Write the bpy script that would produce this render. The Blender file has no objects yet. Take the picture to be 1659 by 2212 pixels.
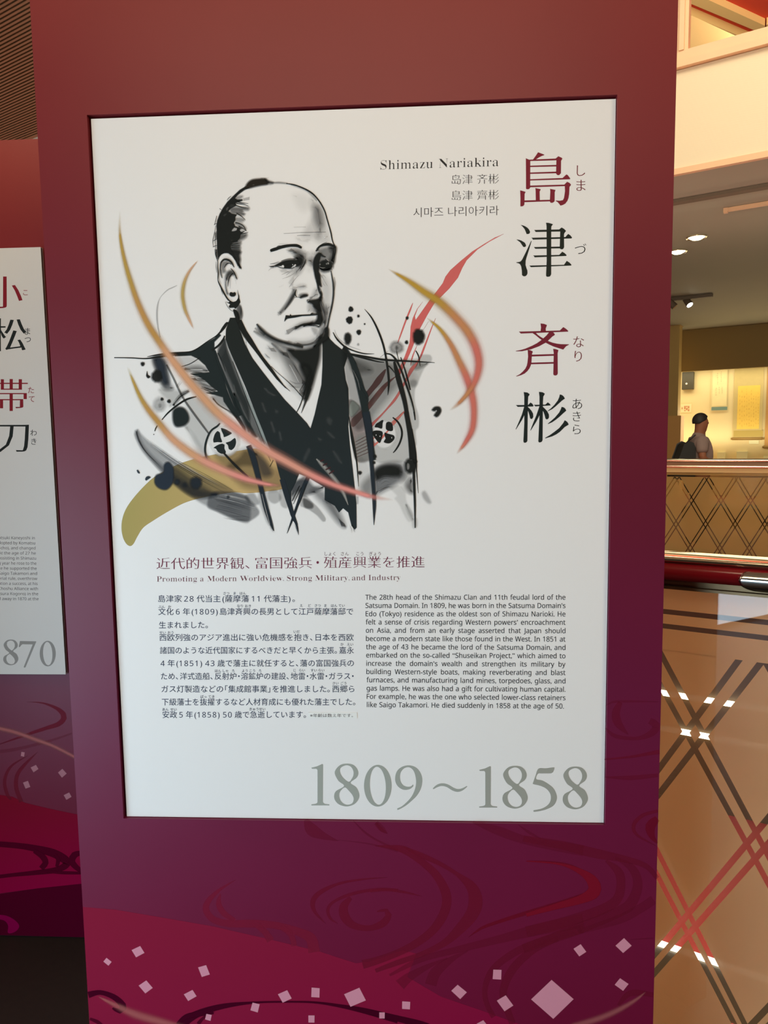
import bpy, bmesh, math, random
from mathutils import Vector, Matrix
from mathutils.geometry import tessellate_polygon

random.seed(7)
SC = bpy.context.scene
COL = SC.collection
IMW, IMH, FPX = 1659.0, 2212.0, 1560.0

# ------------------------------------------------------------------ camera
CAM = Vector((0.0963, -1.0445, 1.30))
YAW, PITCH, ROLL = 0.05248, -0.09875, -0.01404
_cy, _sy, _cp, _sp = math.cos(YAW), math.sin(YAW), math.cos(PITCH), math.sin(PITCH)
FWD = Vector((-_sy * _cp, _cy * _cp, _sp))
_r0 = Vector((_cy, _sy, 0.0))
_u0 = _r0.cross(FWD)
RGT = math.cos(ROLL) * _r0 + math.sin(ROLL) * _u0
UPV = -math.sin(ROLL) * _r0 + math.cos(ROLL) * _u0
cam_data = bpy.data.cameras.new('camera')
cam_data.sensor_fit = 'VERTICAL'
cam_data.sensor_height = 24.0
cam_data.lens = FPX / IMH * 24.0
cam_data.clip_start = 0.02
cam = bpy.data.objects.new('camera', cam_data)
COL.objects.link(cam)
cam.matrix_world = Matrix(((RGT.x, UPV.x, -FWD.x, CAM.x), (RGT.y, UPV.y, -FWD.y, CAM.y),
                           (RGT.z, UPV.z, -FWD.z, CAM.z), (0, 0, 0, 1)))
SC.camera = cam

# ------------------------------------------------------------------ view, world
SC.view_settings.view_transform = 'Standard'
SC.view_settings.look = 'None'
SC.view_settings.exposure = 0.0
SC.view_settings.gamma = 1.0
SC.view_settings.use_curve_mapping = False
SC.cycles.transparent_max_bounces = 64
SC.cycles.max_bounces = 10
world = bpy.data.worlds.new('world')
SC.world = world
world.use_nodes = True
world.node_tree.nodes['Background'].inputs[0].default_value = (1.0, 0.84, 0.64, 1)
world.node_tree.nodes['Background'].inputs[1].default_value = 0.27

# building axes: the gallery edge, railings and ceiling ribs all run along AX
TH = math.radians(61.0)
AX = Vector((-math.sin(TH), math.cos(TH), 0.0))
NX = Vector((math.cos(TH), math.sin(TH), 0.0))


def ray(px, py):
    return FWD + (px - IMW / 2) / FPX * RGT - (py - IMH / 2) / FPX * UPV


def on_y(px, py, y):
    d = ray(px, py)
    return CAM + d * ((y - CAM.y) / d.y)


def on_z(px, py, z):
    d = ray(px, py)
    return CAM + d * ((z - CAM.z) / d.z)


def on_t(px, py, t):
    d = ray(px, py)
    return CAM + d * (t / d.dot(NX))


def bt(p):
    q = p - CAM
    return q.dot(NX)


def bs(p):
    q = p - CAM
    return q.dot(AX)


def B(s, t, z):
    return Vector((CAM.x, CAM.y, 0)) + AX * s + NX * t + Vector((0, 0, z))


T_NEAR = bt(on_z(1550, 1200, 1.09))
T_FAR = bt(on_z(1550, 992, 1.06))
Z_SOF = 3.6
T_FAS = bt(on_z(1550, 361, Z_SOF))
T_BEAM = bt(on_z(1570, 706, Z_SOF))
T_WALL = T_BEAM + 0.6

# ------------------------------------------------------------------ lights


def area(name, loc, target, sx, sy, power, col):
    l = bpy.data.lights.new(name, 'AREA')
    l.shape = 'RECTANGLE'
    l.size = sx
    l.size_y = sy
    l.energy = power
    l.color = col
    o = bpy.data.objects.new(name, l)
    COL.objects.link(o)
    o.location = loc
    o.rotation_euler = (Vector(target) - Vector(loc)).to_track_quat('-Z', 'Y').to_euler()
    return o


WARM = (1.0, 0.84, 0.60)
WIN_L = 6.6                                   # radiance of the daylight window at the visitor's left
area('ceiling_lamp_light', (-0.1, -1.5, 2.66), (0.0, 0.1, 1.3), 1.6, 1.0, 27, (1.0, 0.77, 0.52))
area('right_fill_light', (2.1, -1.5, 2.3), (0.4, 0.0, 1.1), 0.8, 0.8, 17, (1.0, 0.74, 0.50))  # added fill without a fixture, warms the poster's lower right
area('left_board_fill_light', (-1.15, 0.1, 2.66), (-1.15, 0.7, 1.3), 0.5, 0.4, 10, (1.0, 0.80, 0.56))  # added fill, brightens the left panel's board
_f = on_t(1560, 240, T_FAS)
area('atrium_lamp_light', _f - NX * 2.6 + Vector((0, 0, 2.4)) - AX * 1.0, _f - Vector((0, 0, 1.3)), 5.0, 1.5, 165, WARM)
_w = on_t(1575, 880, T_WALL)
_d = -(NX * 0.30 + Vector((0, 0, -0.95))).normalized()
_c = area('case_lamp_light', _w - NX * 0.48 + Vector((0, 0, 0.80)), _w, 0.3, 8.0, 52, (1.0, 0.86, 0.58))
_c.rotation_euler = Matrix((AX.cross(_d), AX, _d)).transposed().to_euler()
_g = area('case_spill_fill_light', _w - NX * 0.62 + Vector((0, 0, -0.4)), _w - NX * 5, 0.8, 8.0, 60, (1.0, 0.84, 0.58))  # added fill standing in for case spill, lifts soffit and gallery
_g.rotation_euler = Matrix((AX.cross(NX), AX, NX)).transposed().to_euler()
area('near_film_fill_light', B(0.6, 3.6, -0.7), B(0.6, T_NEAR, 0.25), 3.0, 1.0, 37, (1.0, 0.88, 0.70))  # added fill in the open well, lights the near film from behind
area('lower_lamp_light', B(1.0, 3.6, -0.9), B(1.0, 3.8, -4.2), 3.0, 1.5, 620, (1.0, 0.93, 0.84))
_e = area('case_wall_fill_light', _w - NX * 0.36 + Vector((0, 0, -0.72)), _w, 0.2, 8.0, 21, (1.0, 0.86, 0.58))  # added fill from below, evens the lower display wall
_d = -(NX * 0.7 + Vector((0, 0, 0.7))).normalized()
_e.rotation_euler = Matrix((AX.cross(_d), AX, _d)).transposed().to_euler()
area('far_rail_fill_light', B(-0.3, 2.0, 2.55), B(-0.3, T_FAR, 0.7), 3.0, 0.5, 160, (1.0, 0.91, 0.70))  # added fill from the near side, brightens the far railing
area('soffit_fill_light', B(0.5, T_FAS + 1.6, 2.2), B(0.5, T_FAS + 1.6, 4), 7.0, 1.6, 14, (1.0, 0.86, 0.66))  # added unseen fill in mid-air, shines up at the soffit
area('upper_lamp_light', B(-1.0, 8.5, 5.2), B(-1.0, 9.5, 7.0), 4.0, 2.0, 200, WARM)

# ------------------------------------------------------------------ helpers


def lin(c):
    c = c / 255.0
    return c / 12.92 if c <= 0.04045 else ((c + 0.055) / 1.055) ** 2.4


KB = 1.10                                     # photo value to pigment on the boards


def pig(rgb, k=KB):
    return tuple(min(0.9, lin(v) * k) for v in rgb)


def mat(name, rgb, rough=0.5, metal=0.0, spec=0.5, noise=0.0, nscale=20.0, bump=0.0, k=1.0, emit=0.0, emit_col=None):
    m = bpy.data.materials.new(name)
    m.use_nodes = True
    nt = m.node_tree
    p = nt.nodes['Principled BSDF']
    c = pig(rgb, k) + (1,)
    p.inputs['Base Color'].default_value = c
    p.inputs['Roughness'].default_value = rough
    p.inputs['Metallic'].default_value = metal
    p.inputs['Specular IOR Level'].default_value = spec
    if emit:
        p.inputs['Emission Color'].default_value = (emit_col or c[:3]) + (1,)
        p.inputs['Emission Strength'].default_value = emit
    if noise or bump:
        tc = nt.nodes.new('ShaderNodeTexCoord')
        n = nt.nodes.new('ShaderNodeTexNoise')
        n.inputs['Scale'].default_value = nscale
        n.inputs['Detail'].default_value = 5
        nt.links.new(tc.outputs['Object'], n.inputs['Vector'])
        if noise:
            mx = nt.nodes.new('ShaderNodeMix')
            mx.data_type = 'RGBA'
            mx.inputs['A'].default_value = tuple(v * (1 - noise) for v in c[:3]) + (1,)
            mx.inputs['B'].default_value = tuple(min(1, v * (1 + noise)) for v in c[:3]) + (1,)
            nt.links.new(n.outputs['Fac'], mx.inputs['Factor'])
            nt.links.new(mx.outputs['Result'], p.inputs['Base Color'])
        if bump:
            b = nt.nodes.new('ShaderNodeBump')
            b.inputs['Strength'].default_value = bump
            b.inputs['Distance'].default_value = 0.002
            nt.links.new(n.outputs['Fac'], b.inputs['Height'])
            nt.links.new(b.outputs['Normal'], p.inputs['Normal'])
    return m


def tag(o, label=None, cat=None, group=None, kind=None):
    if label:
        o['label'] = label
    if cat:
        o['category'] = cat
    if group:
        o['group'] = group
    if kind:
        o['kind'] = kind
    return o


def thing(name, loc, label, cat, group=None):
    o = bpy.data.objects.new(name, None)
    COL.objects.link(o)
    o.location = loc
    o.empty_display_size = 0.1
    return tag(o, label, cat, group)


def link(name, verts, faces, m, parent=None, cols=None, smooth=False, uv=None):
    """one mesh object, vertices in world space"""
    me = bpy.data.meshes.new(name)
    wl = Vector((0, 0, 0))
    q = parent
    while q is not None:
        wl = wl + q.location
        q = q.parent
    me.from_pydata([tuple(Vector(v) - wl) if parent is not None and False else tuple(v) for v in verts], [], faces)
    me.update()
    if cols:
        ca = me.color_attributes.new('Col', 'FLOAT_COLOR', 'POINT')
        for i, c in enumerate(cols):
            ca.data[i].color = c
    if smooth:
        for p in me.polygons:
            p.use_smooth = True
    if m is not None:
        me.materials.append(m)
    o = bpy.data.objects.new(name, me)
    COL.objects.link(o)
    if parent is not None:
        o.parent = parent
        o.location = -wl
    return o


class MB:
    """collects boxes, tubes and prisms for one mesh"""

    def __init__(self):
        self.v, self.f = [], []

    def add(self, vs, fs):
        n = len(self.v)
        self.v += [Vector(a) for a in vs]
        self.f += [tuple(i + n for i in q) for q in fs]
        return self

    def box(self, o, x, y, z):
        """o corner, x y z edge vectors"""
        o, x, y, z = Vector(o), Vector(x), Vector(y), Vector(z)
        vs = [o, o + x, o + x + y, o + y, o + z, o + x + z, o + x + y + z, o + y + z]
        fs = [(0, 3, 2, 1), (4, 5, 6, 7), (0, 1, 5, 4), (1, 2, 6, 5), (2, 3, 7, 6), (3, 0, 4, 7)]
        if x.cross(y).dot(z) < 0:
            fs = [q[::-1] for q in fs]
        return self.add(vs, fs)

    def bbox(self, s0, s1, t0, t1, z0, z1):
        """box in building axes"""
        return self.box(B(s0, t0, z0), AX * (s1 - s0), NX * (t1 - t0), (0, 0, z1 - z0))

    def tube(self, a, b, r0, r1=None, n=20, caps=True):
        a, b = Vector(a), Vector(b)
        r1 = r0 if r1 is None else r1
        d = (b - a).normalized()
        x = d.orthogonal().normalized()
        y = d.cross(x)
        vs = []
        for p, r in ((a, r0), (b, r1)):
            vs += [p + (x * math.cos(i * 2 * math.pi / n) + y * math.sin(i * 2 * math.pi / n)) * r for i in range(n)]
        fs = [(i, (i + 1) % n, n + (i + 1) % n, n + i) for i in range(n)]
        if caps:
            fs += [tuple(range(n))[::-1], tuple(range(n, 2 * n))]
        return self.add(vs, fs)

    def extrude(self, prof, a, b, up=Vector((0, 0, 1))):
        """closed profile (side, up) swept from a to b"""
        a, b = Vector(a), Vector(b)
        d = (b - a).normalized()
        side = d.cross(up).normalized()
        n = len(prof)
        vs = [p + side * q[0] + up * q[1] for p in (a, b) for q in prof]
        fs = [(i, (i + 1) % n, n + (i + 1) % n, n + i) for i in range(n)]
        fs += [tuple(range(n))[::-1], tuple(range(n, 2 * n))]
        return self.add(vs, fs)

    def lathe(self, c, prof, ax=Vector((0, 0, 1)), n=24):
        c = Vector(c)
        ax = Vector(ax).normalized()
        x = ax.orthogonal().normalized()
        y = ax.cross(x)
        vs, fs = [], []
        for r, h in prof:
            vs += [c + ax * h + (x * math.cos(i * 2 * math.pi / n) + y * math.sin(i * 2 * math.pi / n)) * r for i in range(n)]
        for k in range(len(prof) - 1):
            fs += [(k * n + i, k * n + (i + 1) % n, (k + 1) * n + (i + 1) % n, (k + 1) * n + i) for i in range(n)]
        return self.add(vs, fs)

    def link(self, name, m, parent=None, smooth=False, bevel=0.0):
        o = link(name, self.v, self.f, m, parent, smooth=smooth)
        if bevel:
            b = o.modifiers.new('bevel', 'BEVEL')
            b.width = bevel
            b.segments = 2
            b.limit_method = 'ANGLE'
        return o


def structure(o):
    o['kind'] = 'structure'
    return o


# ------------------------------------------------------------------ flat print engine
# artwork is printed on flat boards: strokes and fills are laid out on the board plane
FR = {
    'C1': (440, 370, 200 / 1639), 'C2': (560, 370, 200 / 1639), 'C3': (440, 540, 200 / 1639), 'C4': (560, 540, 200 / 1639),
    'D1': (230, 690, 300 / 1659), 'D2': (470, 690, 300 / 1659), 'D3': (700, 640, 300 / 1659), 'D4': (230, 920, 300 / 1659),
    'D5': (470, 890, 300 / 1659), 'D6': (700, 890, 300 / 1659), 'D7': (820, 480, 300 / 1276), 'D8': (230, 430, 250 / 1580),
    'E4': (0, 1450, 300 / 1659), 'E5': (0, 1750, 460 / 1659), 'E6': (400, 1770, 460 / 1659), 'E7': (800, 1770, 460 / 1659),
    'E8': (1150, 1480, 290 / 876), 'K1': (1090, 310, 210 / 1408), 'K2': (1090, 660, 210 / 1408), 'G1': (650, 1620, 650 / 1659),
    'F2': (0, 520, 170 / 783), 'F3': (0, 1120, 170 / 1045), 'PX': (0, 0, 1.0),
}
LAYER = [0]
PAPER = (0.82, 0.82, 0.80)


class Print:
    def __init__(self, y, step=1.3e-6):
        self.y, self.step = y, step
        self.v, self.f, self.c = [], [], []
        self.fr = FR['PX']

    def frame(self, k):
        self.fr = FR[k]
        return self

    def px(self, p):
        x0, y0, s = self.fr
        return (x0 + p[0] * s, y0 + p[1] * s)

    def begin(self):
        LAYER[0] += 1
        self.off = LAYER[0] * self.step

    def vert(self, px, py, col, a):
        w = on_y(px, py, self.y)
        if col is not PAPER and a < .9:
            a = 1.0 - math.sqrt(max(0.0, 1.0 - a))       # light crosses the ink film twice
        self.v.append((w.x, self.y - self.off, w.z))
        self.c.append((col[0], col[1], col[2], a))
        return len(self.v) - 1

    def build(self, name, m, parent):
        return link(name, self.v, self.f, m, parent, cols=self.c)

    # ---- curves
    @staticmethod
    def spline(pts, step=3.0, closed=False):
        n = len(pts)
        if n < 3 and not closed:
            return [tuple(p) for p in pts]
        out = []
        rng = range(n) if closed else range(n - 1)
        for i in rng:
            p0 = pts[(i - 1) % n] if closed or i > 0 else pts[0]
            p1, p2 = pts[i], pts[(i + 1) % n]
            p3 = pts[(i + 2) % n] if closed or i + 2 < n else pts[-1]
            L = math.hypot(p2[0] - p1[0], p2[1] - p1[1])
            k = max(1, min(24, int(L / step)))
            for j in range(k):
                t = j / k
                t2, t3 = t * t, t * t * t
                out.append(tuple(0.5 * (2 * b + (c - a) * t + (2 * a - 5 * b + 4 * c - d) * t2 + (3 * b - a - 3 * c + d) * t3)
                                 for a, b, c, d in zip(p0, p1, p2, p3)))
        if not closed:
            out.append(tuple(pts[-1]))
        return out

    def stroke(self, pts, w, col, a=1.0, f=0.8, soft=False, step=3.0):
        """w: one width or one per point (frame units); col: rgb or list of rgb; f feather in px"""
        s = self.fr[2]
        n = len(pts)
        ws = [w] * n if not isinstance(w, (list, tuple)) else list(w)
        if len(ws) != n:
            ws = [ws[min(len(ws) - 1, int(i * len(ws) / n))] for i in range(n)]
        cs = col if isinstance(col[0], (list, tuple)) else [col] * n
        if len(cs) != n:
            cs = [cs[min(len(cs) - 1, round(i * (len(cs) - 1) / (n - 1)))] for i in range(n)]
        full = [self.px(p) + (ws[i] * s,) + tuple(cs[i]) for i, p in enumerate(pts)]
        sp = self.spline(full, step)
        self.begin()
        rows = []
        m = len(sp)
        for i, q in enumerate(sp):
            a0, b0 = sp[max(0, i - 1)], sp[min(m - 1, i + 1)]
            dx, dy = b0[0] - a0[0], b0[1] - a0[1]
            L = math.hypot(dx, dy) or 1
            nx, ny = -dy / L, dx / L
            h = max(0.05, q[2] / 2)
            c = PAPER if col is PAPER else q[3:6]
            if soft:
                offs = [(-1.25, 0), (-0.85, .22), (-0.5, .75), (-0.2, 1), (0.2, 1), (0.5, .75), (0.85, .22), (1.25, 0)]
                e = min(1.0, i / (m * 0.06 + 1e-6), (m - 1 - i) / (m * 0.06 + 1e-6))
                row = [self.vert(q[0] + nx * h * o, q[1] + ny * h * o, c, a * al * e) for o, al in offs]
            else:
                ff = min(f, h * 1.6) / 2
                row = [self.vert(q[0] + nx * o, q[1] + ny * o, c, al) for o, al in
                       ((-h - ff, 0), (-h + ff, a), (h - ff, a), (h + ff, 0))]
            rows.append(row)
        for r0, r1 in zip(rows, rows[1:]):
            for k in range(len(r0) - 1):
                self.f.append((r0[k], r0[k + 1], r1[k + 1], r1[k]))

    def fill(self, pts, col, a=1.0, f=0.8, smooth=True, holes=(), step=3.0):
        """closed outline, feather f px; col rgb or function(px, py)"""
        def prep(ps):
            ps = [self.px(p) for p in ps]
            return self.spline(ps, step, True) if smooth else ps
        loops = [prep(pts)] + [prep(h) for h in holes]
        self.begin()
        cf = col if callable(col) else (lambda x, y: col)
        if f <= 0.05 or holes:
            vs = [[Vector((x, -y, 0)) for x, y in lp] for lp in loops]
            flat = [p for lp in loops for p in lp]
            base = len(self.v)
            for x, y in flat:
                self.vert(x, y, cf(x, y), a)
            for t in tessellate_polygon(vs):
                self.f.append(tuple(base + i for i in t))
            return
        lp = loops[0]
        n = len(lp)
        ar = sum(lp[i][0] * lp[(i + 1) % n][1] - lp[(i + 1) % n][0] * lp[i][1] for i in range(n))
        sg = 1 if ar > 0 else -1
        inner, outer = [], []
        for i in range(n):
            a0, b0 = lp[i - 1], lp[(i + 1) % n]
            dx, dy = b0[0] - a0[0], b0[1] - a0[1]
            L = math.hypot(dx, dy) or 1
            nx, ny = dy / L * sg, -dx / L * sg
            inner.append((lp[i][0] - nx * f / 2, lp[i][1] - ny * f / 2))
            outer.append((lp[i][0] + nx * f / 2, lp[i][1] + ny * f / 2))
        bi = len(self.v)
        for x, y in inner:
            self.vert(x, y, cf(x, y), a)
        bo = len(self.v)
        for x, y in outer:
            self.vert(x, y, cf(x, y), 0.0)
        for t in tessellate_polygon([[Vector((x, -y, 0)) for x, y in inner]]):
            self.f.append(tuple(bi + i for i in t))
        for i in range(n):
            j = (i + 1) % n
            self.f.append((bi + i, bi + j, bo + j, bo + i))

    def blob(self, c, rx, ry, col, a=1.0, f=4.0, rag=0.06):
        ph = [random.uniform(0, 6.28) for _ in range(5)]
        pts = []
        for i in range(26):
            t = i * 2 * math.pi / 26
            k = 1 + rag * (math.sin(3 * t + ph[0]) * .6 + math.sin(7 * t + ph[1]) * .5 + math.sin(11 * t + ph[2]) * .5)
            pts.append((c[0] + rx * k * math.cos(t), c[1] + ry * k * math.sin(t)))
        self.fill(pts, col, a, f, step=2.5)

    def dry(self, pts, w, col, n=10, a=0.9, hw=(0.5, 1.4), seed=1):
        """bunch of thin bristle marks along a path"""
        rr = random.Random(seed)
        s = self.fr[2]
        for k in range(n):
            o = rr.uniform(-0.5, 0.5) * w
            i0 = rr.uniform(0, 0.25)
            i1 = rr.uniform(0.7, 1.0)
            m = len(pts)
            q = []
            for j in range(m):
                t = i0 + (i1 - i0) * j / (m - 1)
                u = t * (m - 1)
                b = min(m - 2, int(u))
                fx = u - b
                x = pts[b][0] * (1 - fx) + pts[b + 1][0] * fx
                y = pts[b][1] * (1 - fx) + pts[b + 1][1] * fx
                dx, dy = pts[b + 1][0] - pts[b][0], pts[b + 1][1] - pts[b][1]
                L = math.hypot(dx, dy) or 1
                q.append((x - dy / L * o, y + dx / L * o))
            ww = rr.uniform(*hw) / s
            self.stroke(q, [ww * .5] + [ww] * (m - 2) + [ww * .2] if m > 2 else [ww, ww * .3], col, a * rr.uniform(.5, 1), 0.6)


def print_material():
    m = bpy.data.materials.new('printed ink')
    m.use_nodes = True
    nt = m.node_tree
    nt.nodes.remove(nt.nodes['Principled BSDF'])
    out = nt.nodes['Material Output']
    at = nt.nodes.new('ShaderNodeAttribute')
    at.attribute_name = 'Col'
    d = nt.nodes.new('ShaderNodeBsdfDiffuse')
    t = nt.nodes.new('ShaderNodeBsdfTransparent')
    mx = nt.nodes.new('ShaderNodeMixShader')
    nt.links.new(at.outputs['Color'], d.inputs['Color'])
    nt.links.new(at.outputs['Alpha'], mx.inputs['Fac'])
    nt.links.new(t.outputs[0], mx.inputs[1])
    nt.links.new(d.outputs[0], mx.inputs[2])
    nt.links.new(mx.outputs[0], out.inputs['Surface'])
    return m


M_PRINT = print_material()

# ------------------------------------------------------------------ lettering


def alpha(s, up, low, dig):
    """the same letters from the wider plain or serif alphabets of the built-in type"""
    o = []
    for ch in s:
        if 'A' <= ch <= 'Z':
            o.append(chr(up + ord(ch) - 65))
        elif 'a' <= ch <= 'z':
            o.append(chr(low + ord(ch) - 97))
        elif '0' <= ch <= '9':
            o.append(chr(dig + ord(ch) - 48))
        else:
            o.append(ch)
    return ''.join(o)


def plain(s):
    return alpha(s, 0x1D5A0, 0x1D5BA, 0x1D7E2)


def roman(s):
    return alpha(s, 0x1D400, 0x1D41A, 0x1D7CE)


def text_geo(s, serif=None, spc=1.0, word=1.0):
    cu = bpy.data.curves.new('lettering', 'FONT')
    cu.body = s
    cu.size = 1.0
    cu.space_character = spc
    cu.space_word = word
    cu.resolution_u = 3
    o = bpy.data.objects.new('lettering', cu)
    COL.objects.link(o)
    dg = bpy.context.evaluated_depsgraph_get()
    me = bpy.data.meshes.new_from_object(o.evaluated_get(dg))
    bpy.data.objects.remove(o)
    bpy.data.curves.remove(cu)
    bm = bmesh.new()
    bm.from_mesh(me)
    bpy.data.meshes.remove(me)
    bmesh.ops.remove_doubles(bm, verts=bm.verts, dist=1e-5)
    nrm = {}
    for e in bm.edges:
        if len(e.link_faces) != 1:
            continue
        a, b = e.verts
        d = b.co - a.co
        n = Vector((d.y, -d.x))
        if n.length < 1e-9:
            continue
        n.normalize()
        fc = e.link_faces[0].calc_center_median()
        mid = (a.co + b.co) / 2
        if (fc.xy - mid.xy).dot(n) > 0:
            n = -n
        for v in (a, b):
            nrm.setdefault(v.index, Vector((0, 0)))
            nrm[v.index] += n
    if serif:
        bm.verts.ensure_lookup_table()
        for i, n in nrm.items():
            if n.length > 1e-6:
                n = n.normalized()
                v = bm.verts[i]
                v.co.x += n.x * serif[0]
                v.co.y += n.y * serif[1]
    bm.verts.ensure_lookup_table()
    bm.verts.index_update()
    vs = [(v.co.x, v.co.y) for v in bm.verts]
    fs = [tuple(v.index for v in f.verts) for f in bm.faces]
    bm.free()
    return vs, fs


def ext(vs):
    xs = [v[0] for v in vs]
    ys = [v[1] for v in vs]
    return min(xs), max(xs), min(ys), max(ys)


_cap = ext(text_geo(plain('H'))[0])
CAPH = _cap[3] - _cap[2]
_k = ext(text_geo('国')[0])
KANH, KANY = _k[3] - _k[2], (_k[3] + _k[2]) / 2


GLYPHS = {}


class Letters(Print):
    """adds lines of type to one printed mesh"""

    def place(self, geo, p0, p1, em, y_ref, col, fit=True):
        """type line from p0 to p1 (photo px), em px per unit height, y_ref in em units lies on p0-p1"""
        vs, fs = geo
        x0, x1, _, _ = ext(vs)
        dx, dy = p1[0] - p0[0], p1[1] - p0[1]
        L = math.hypot(dx, dy)
        sx = L / (x1 - x0) if fit else em
        ux, uy = dx / L, dy / L
        base = len(self.v)
        for x, y in vs:
            a = (x - x0) * sx
            b = (y - y_ref) * em
            self.vert(p0[0] + ux * a, p0[1] + uy * a - b, col, 1.0)
        self.f += [tuple(base + i for i in f) for f in fs]

    def latin(self, s, p0, p1, cap, col, serif=None):
        self.begin()
        self.place(text_geo(plain(s) if serif is None else roman(s), serif), p0, p1, cap / CAPH, 0.0, col)

    def justified(self, s, p0, p1, cap, col, kx=1.0, right=False):
        """baseline p0-p1; word gaps stretched to fill"""
        self.begin()
        em = cap / CAPH
        L = math.hypot(p1[0] - p0[0], p1[1] - p0[1]) / (em * kx)
        s = plain(s)
        w1 = ext(text_geo(s)[0])
        w2 = ext(text_geo(s, word=2.0)[0])
        w1, w2 = w1[1] - w1[0], w2[1] - w2[0]
        word = 1.0 + (L - w1) / (w2 - w1) if (w2 - w1) > 1e-4 else 1.0
        g = text_geo(s, (.007, .006), word=max(0.0, min(10, word)))
        self.place(g, p0, p1, em, 0.0, col)

    def cjk(self, s, p0, p1, size, col, serif=None):
        """p0-p1 runs through the glyph centres; size = glyph height px"""
        self.begin()
        self.place(text_geo(plain(s), serif), p0, p1, size / KANH, KANY, col)

    def jp_line(self, s, p0, p1, size, col, weight=None):
        """a justified line: stops and brackets set half width, figures spaced from the characters"""
        items, x, prev = [], 0.0, ''
        for ch in s:
            if ch in '0123456789':
                if prev and prev not in '0123456789(':
                    x += 0.2
                items.append((ch, x))
                x += 0.68
            elif ch in '()':
                items.append((ch, x + (0.1 if ch == '(' else 0.02)))
                x += 0.46
            else:
                if prev and prev in '0123456789':
                    x += 0.2
                sh = {'・': -0.25, '「': -0.48}.get(ch, 0.0)
                items.append((ch, x + sh))
                x += {'、': 0.58, '。': 0.62, '・': 0.5, '「': 0.54, '」': 0.56}.get(ch, 1.0)
            prev = ch
        vs, fs = [], []
        for ch, x in items:
            key = (ch, weight)
            if key not in GLYPHS:
                GLYPHS[key] = text_geo(plain(ch), weight)
            gv, gf = GLYPHS[key]
            b = len(vs)
            vs += [(u + x, w) for u, w in gv]
            fs += [tuple(b + i for i in f) for f in gf]
        self.begin()
        self.place((vs, fs), p0, p1, size / KANH, KANY, col)

    def ruby(self, s, c, size, col, serif=None):
        self.begin()
        g = text_geo(s, serif)
        x0, x1, _, _ = ext(g[0])
        em = size / KANH
        w = (x1 - x0) * em
        self.place(g, (c[0] - w / 2, c[1]), (c[0] + w / 2, c[1]), em, KANY, col)
# ------------------------------------------------------------------ artwork of the portrait poster
Y_MAIN, Y_LEFT = 0.0, 0.69
INK = pig((38, 40, 38))
TEAL = pig((41, 48, 48))
NAVY = pig((43, 50, 56))
_wl, _kl = lin(222), lin(34)


def ga(v):
    """ink coverage that prints as grey v on the white board"""
    return max(0.0, min(1.0, (_wl - lin(v)) / (_wl - _kl)))


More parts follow.
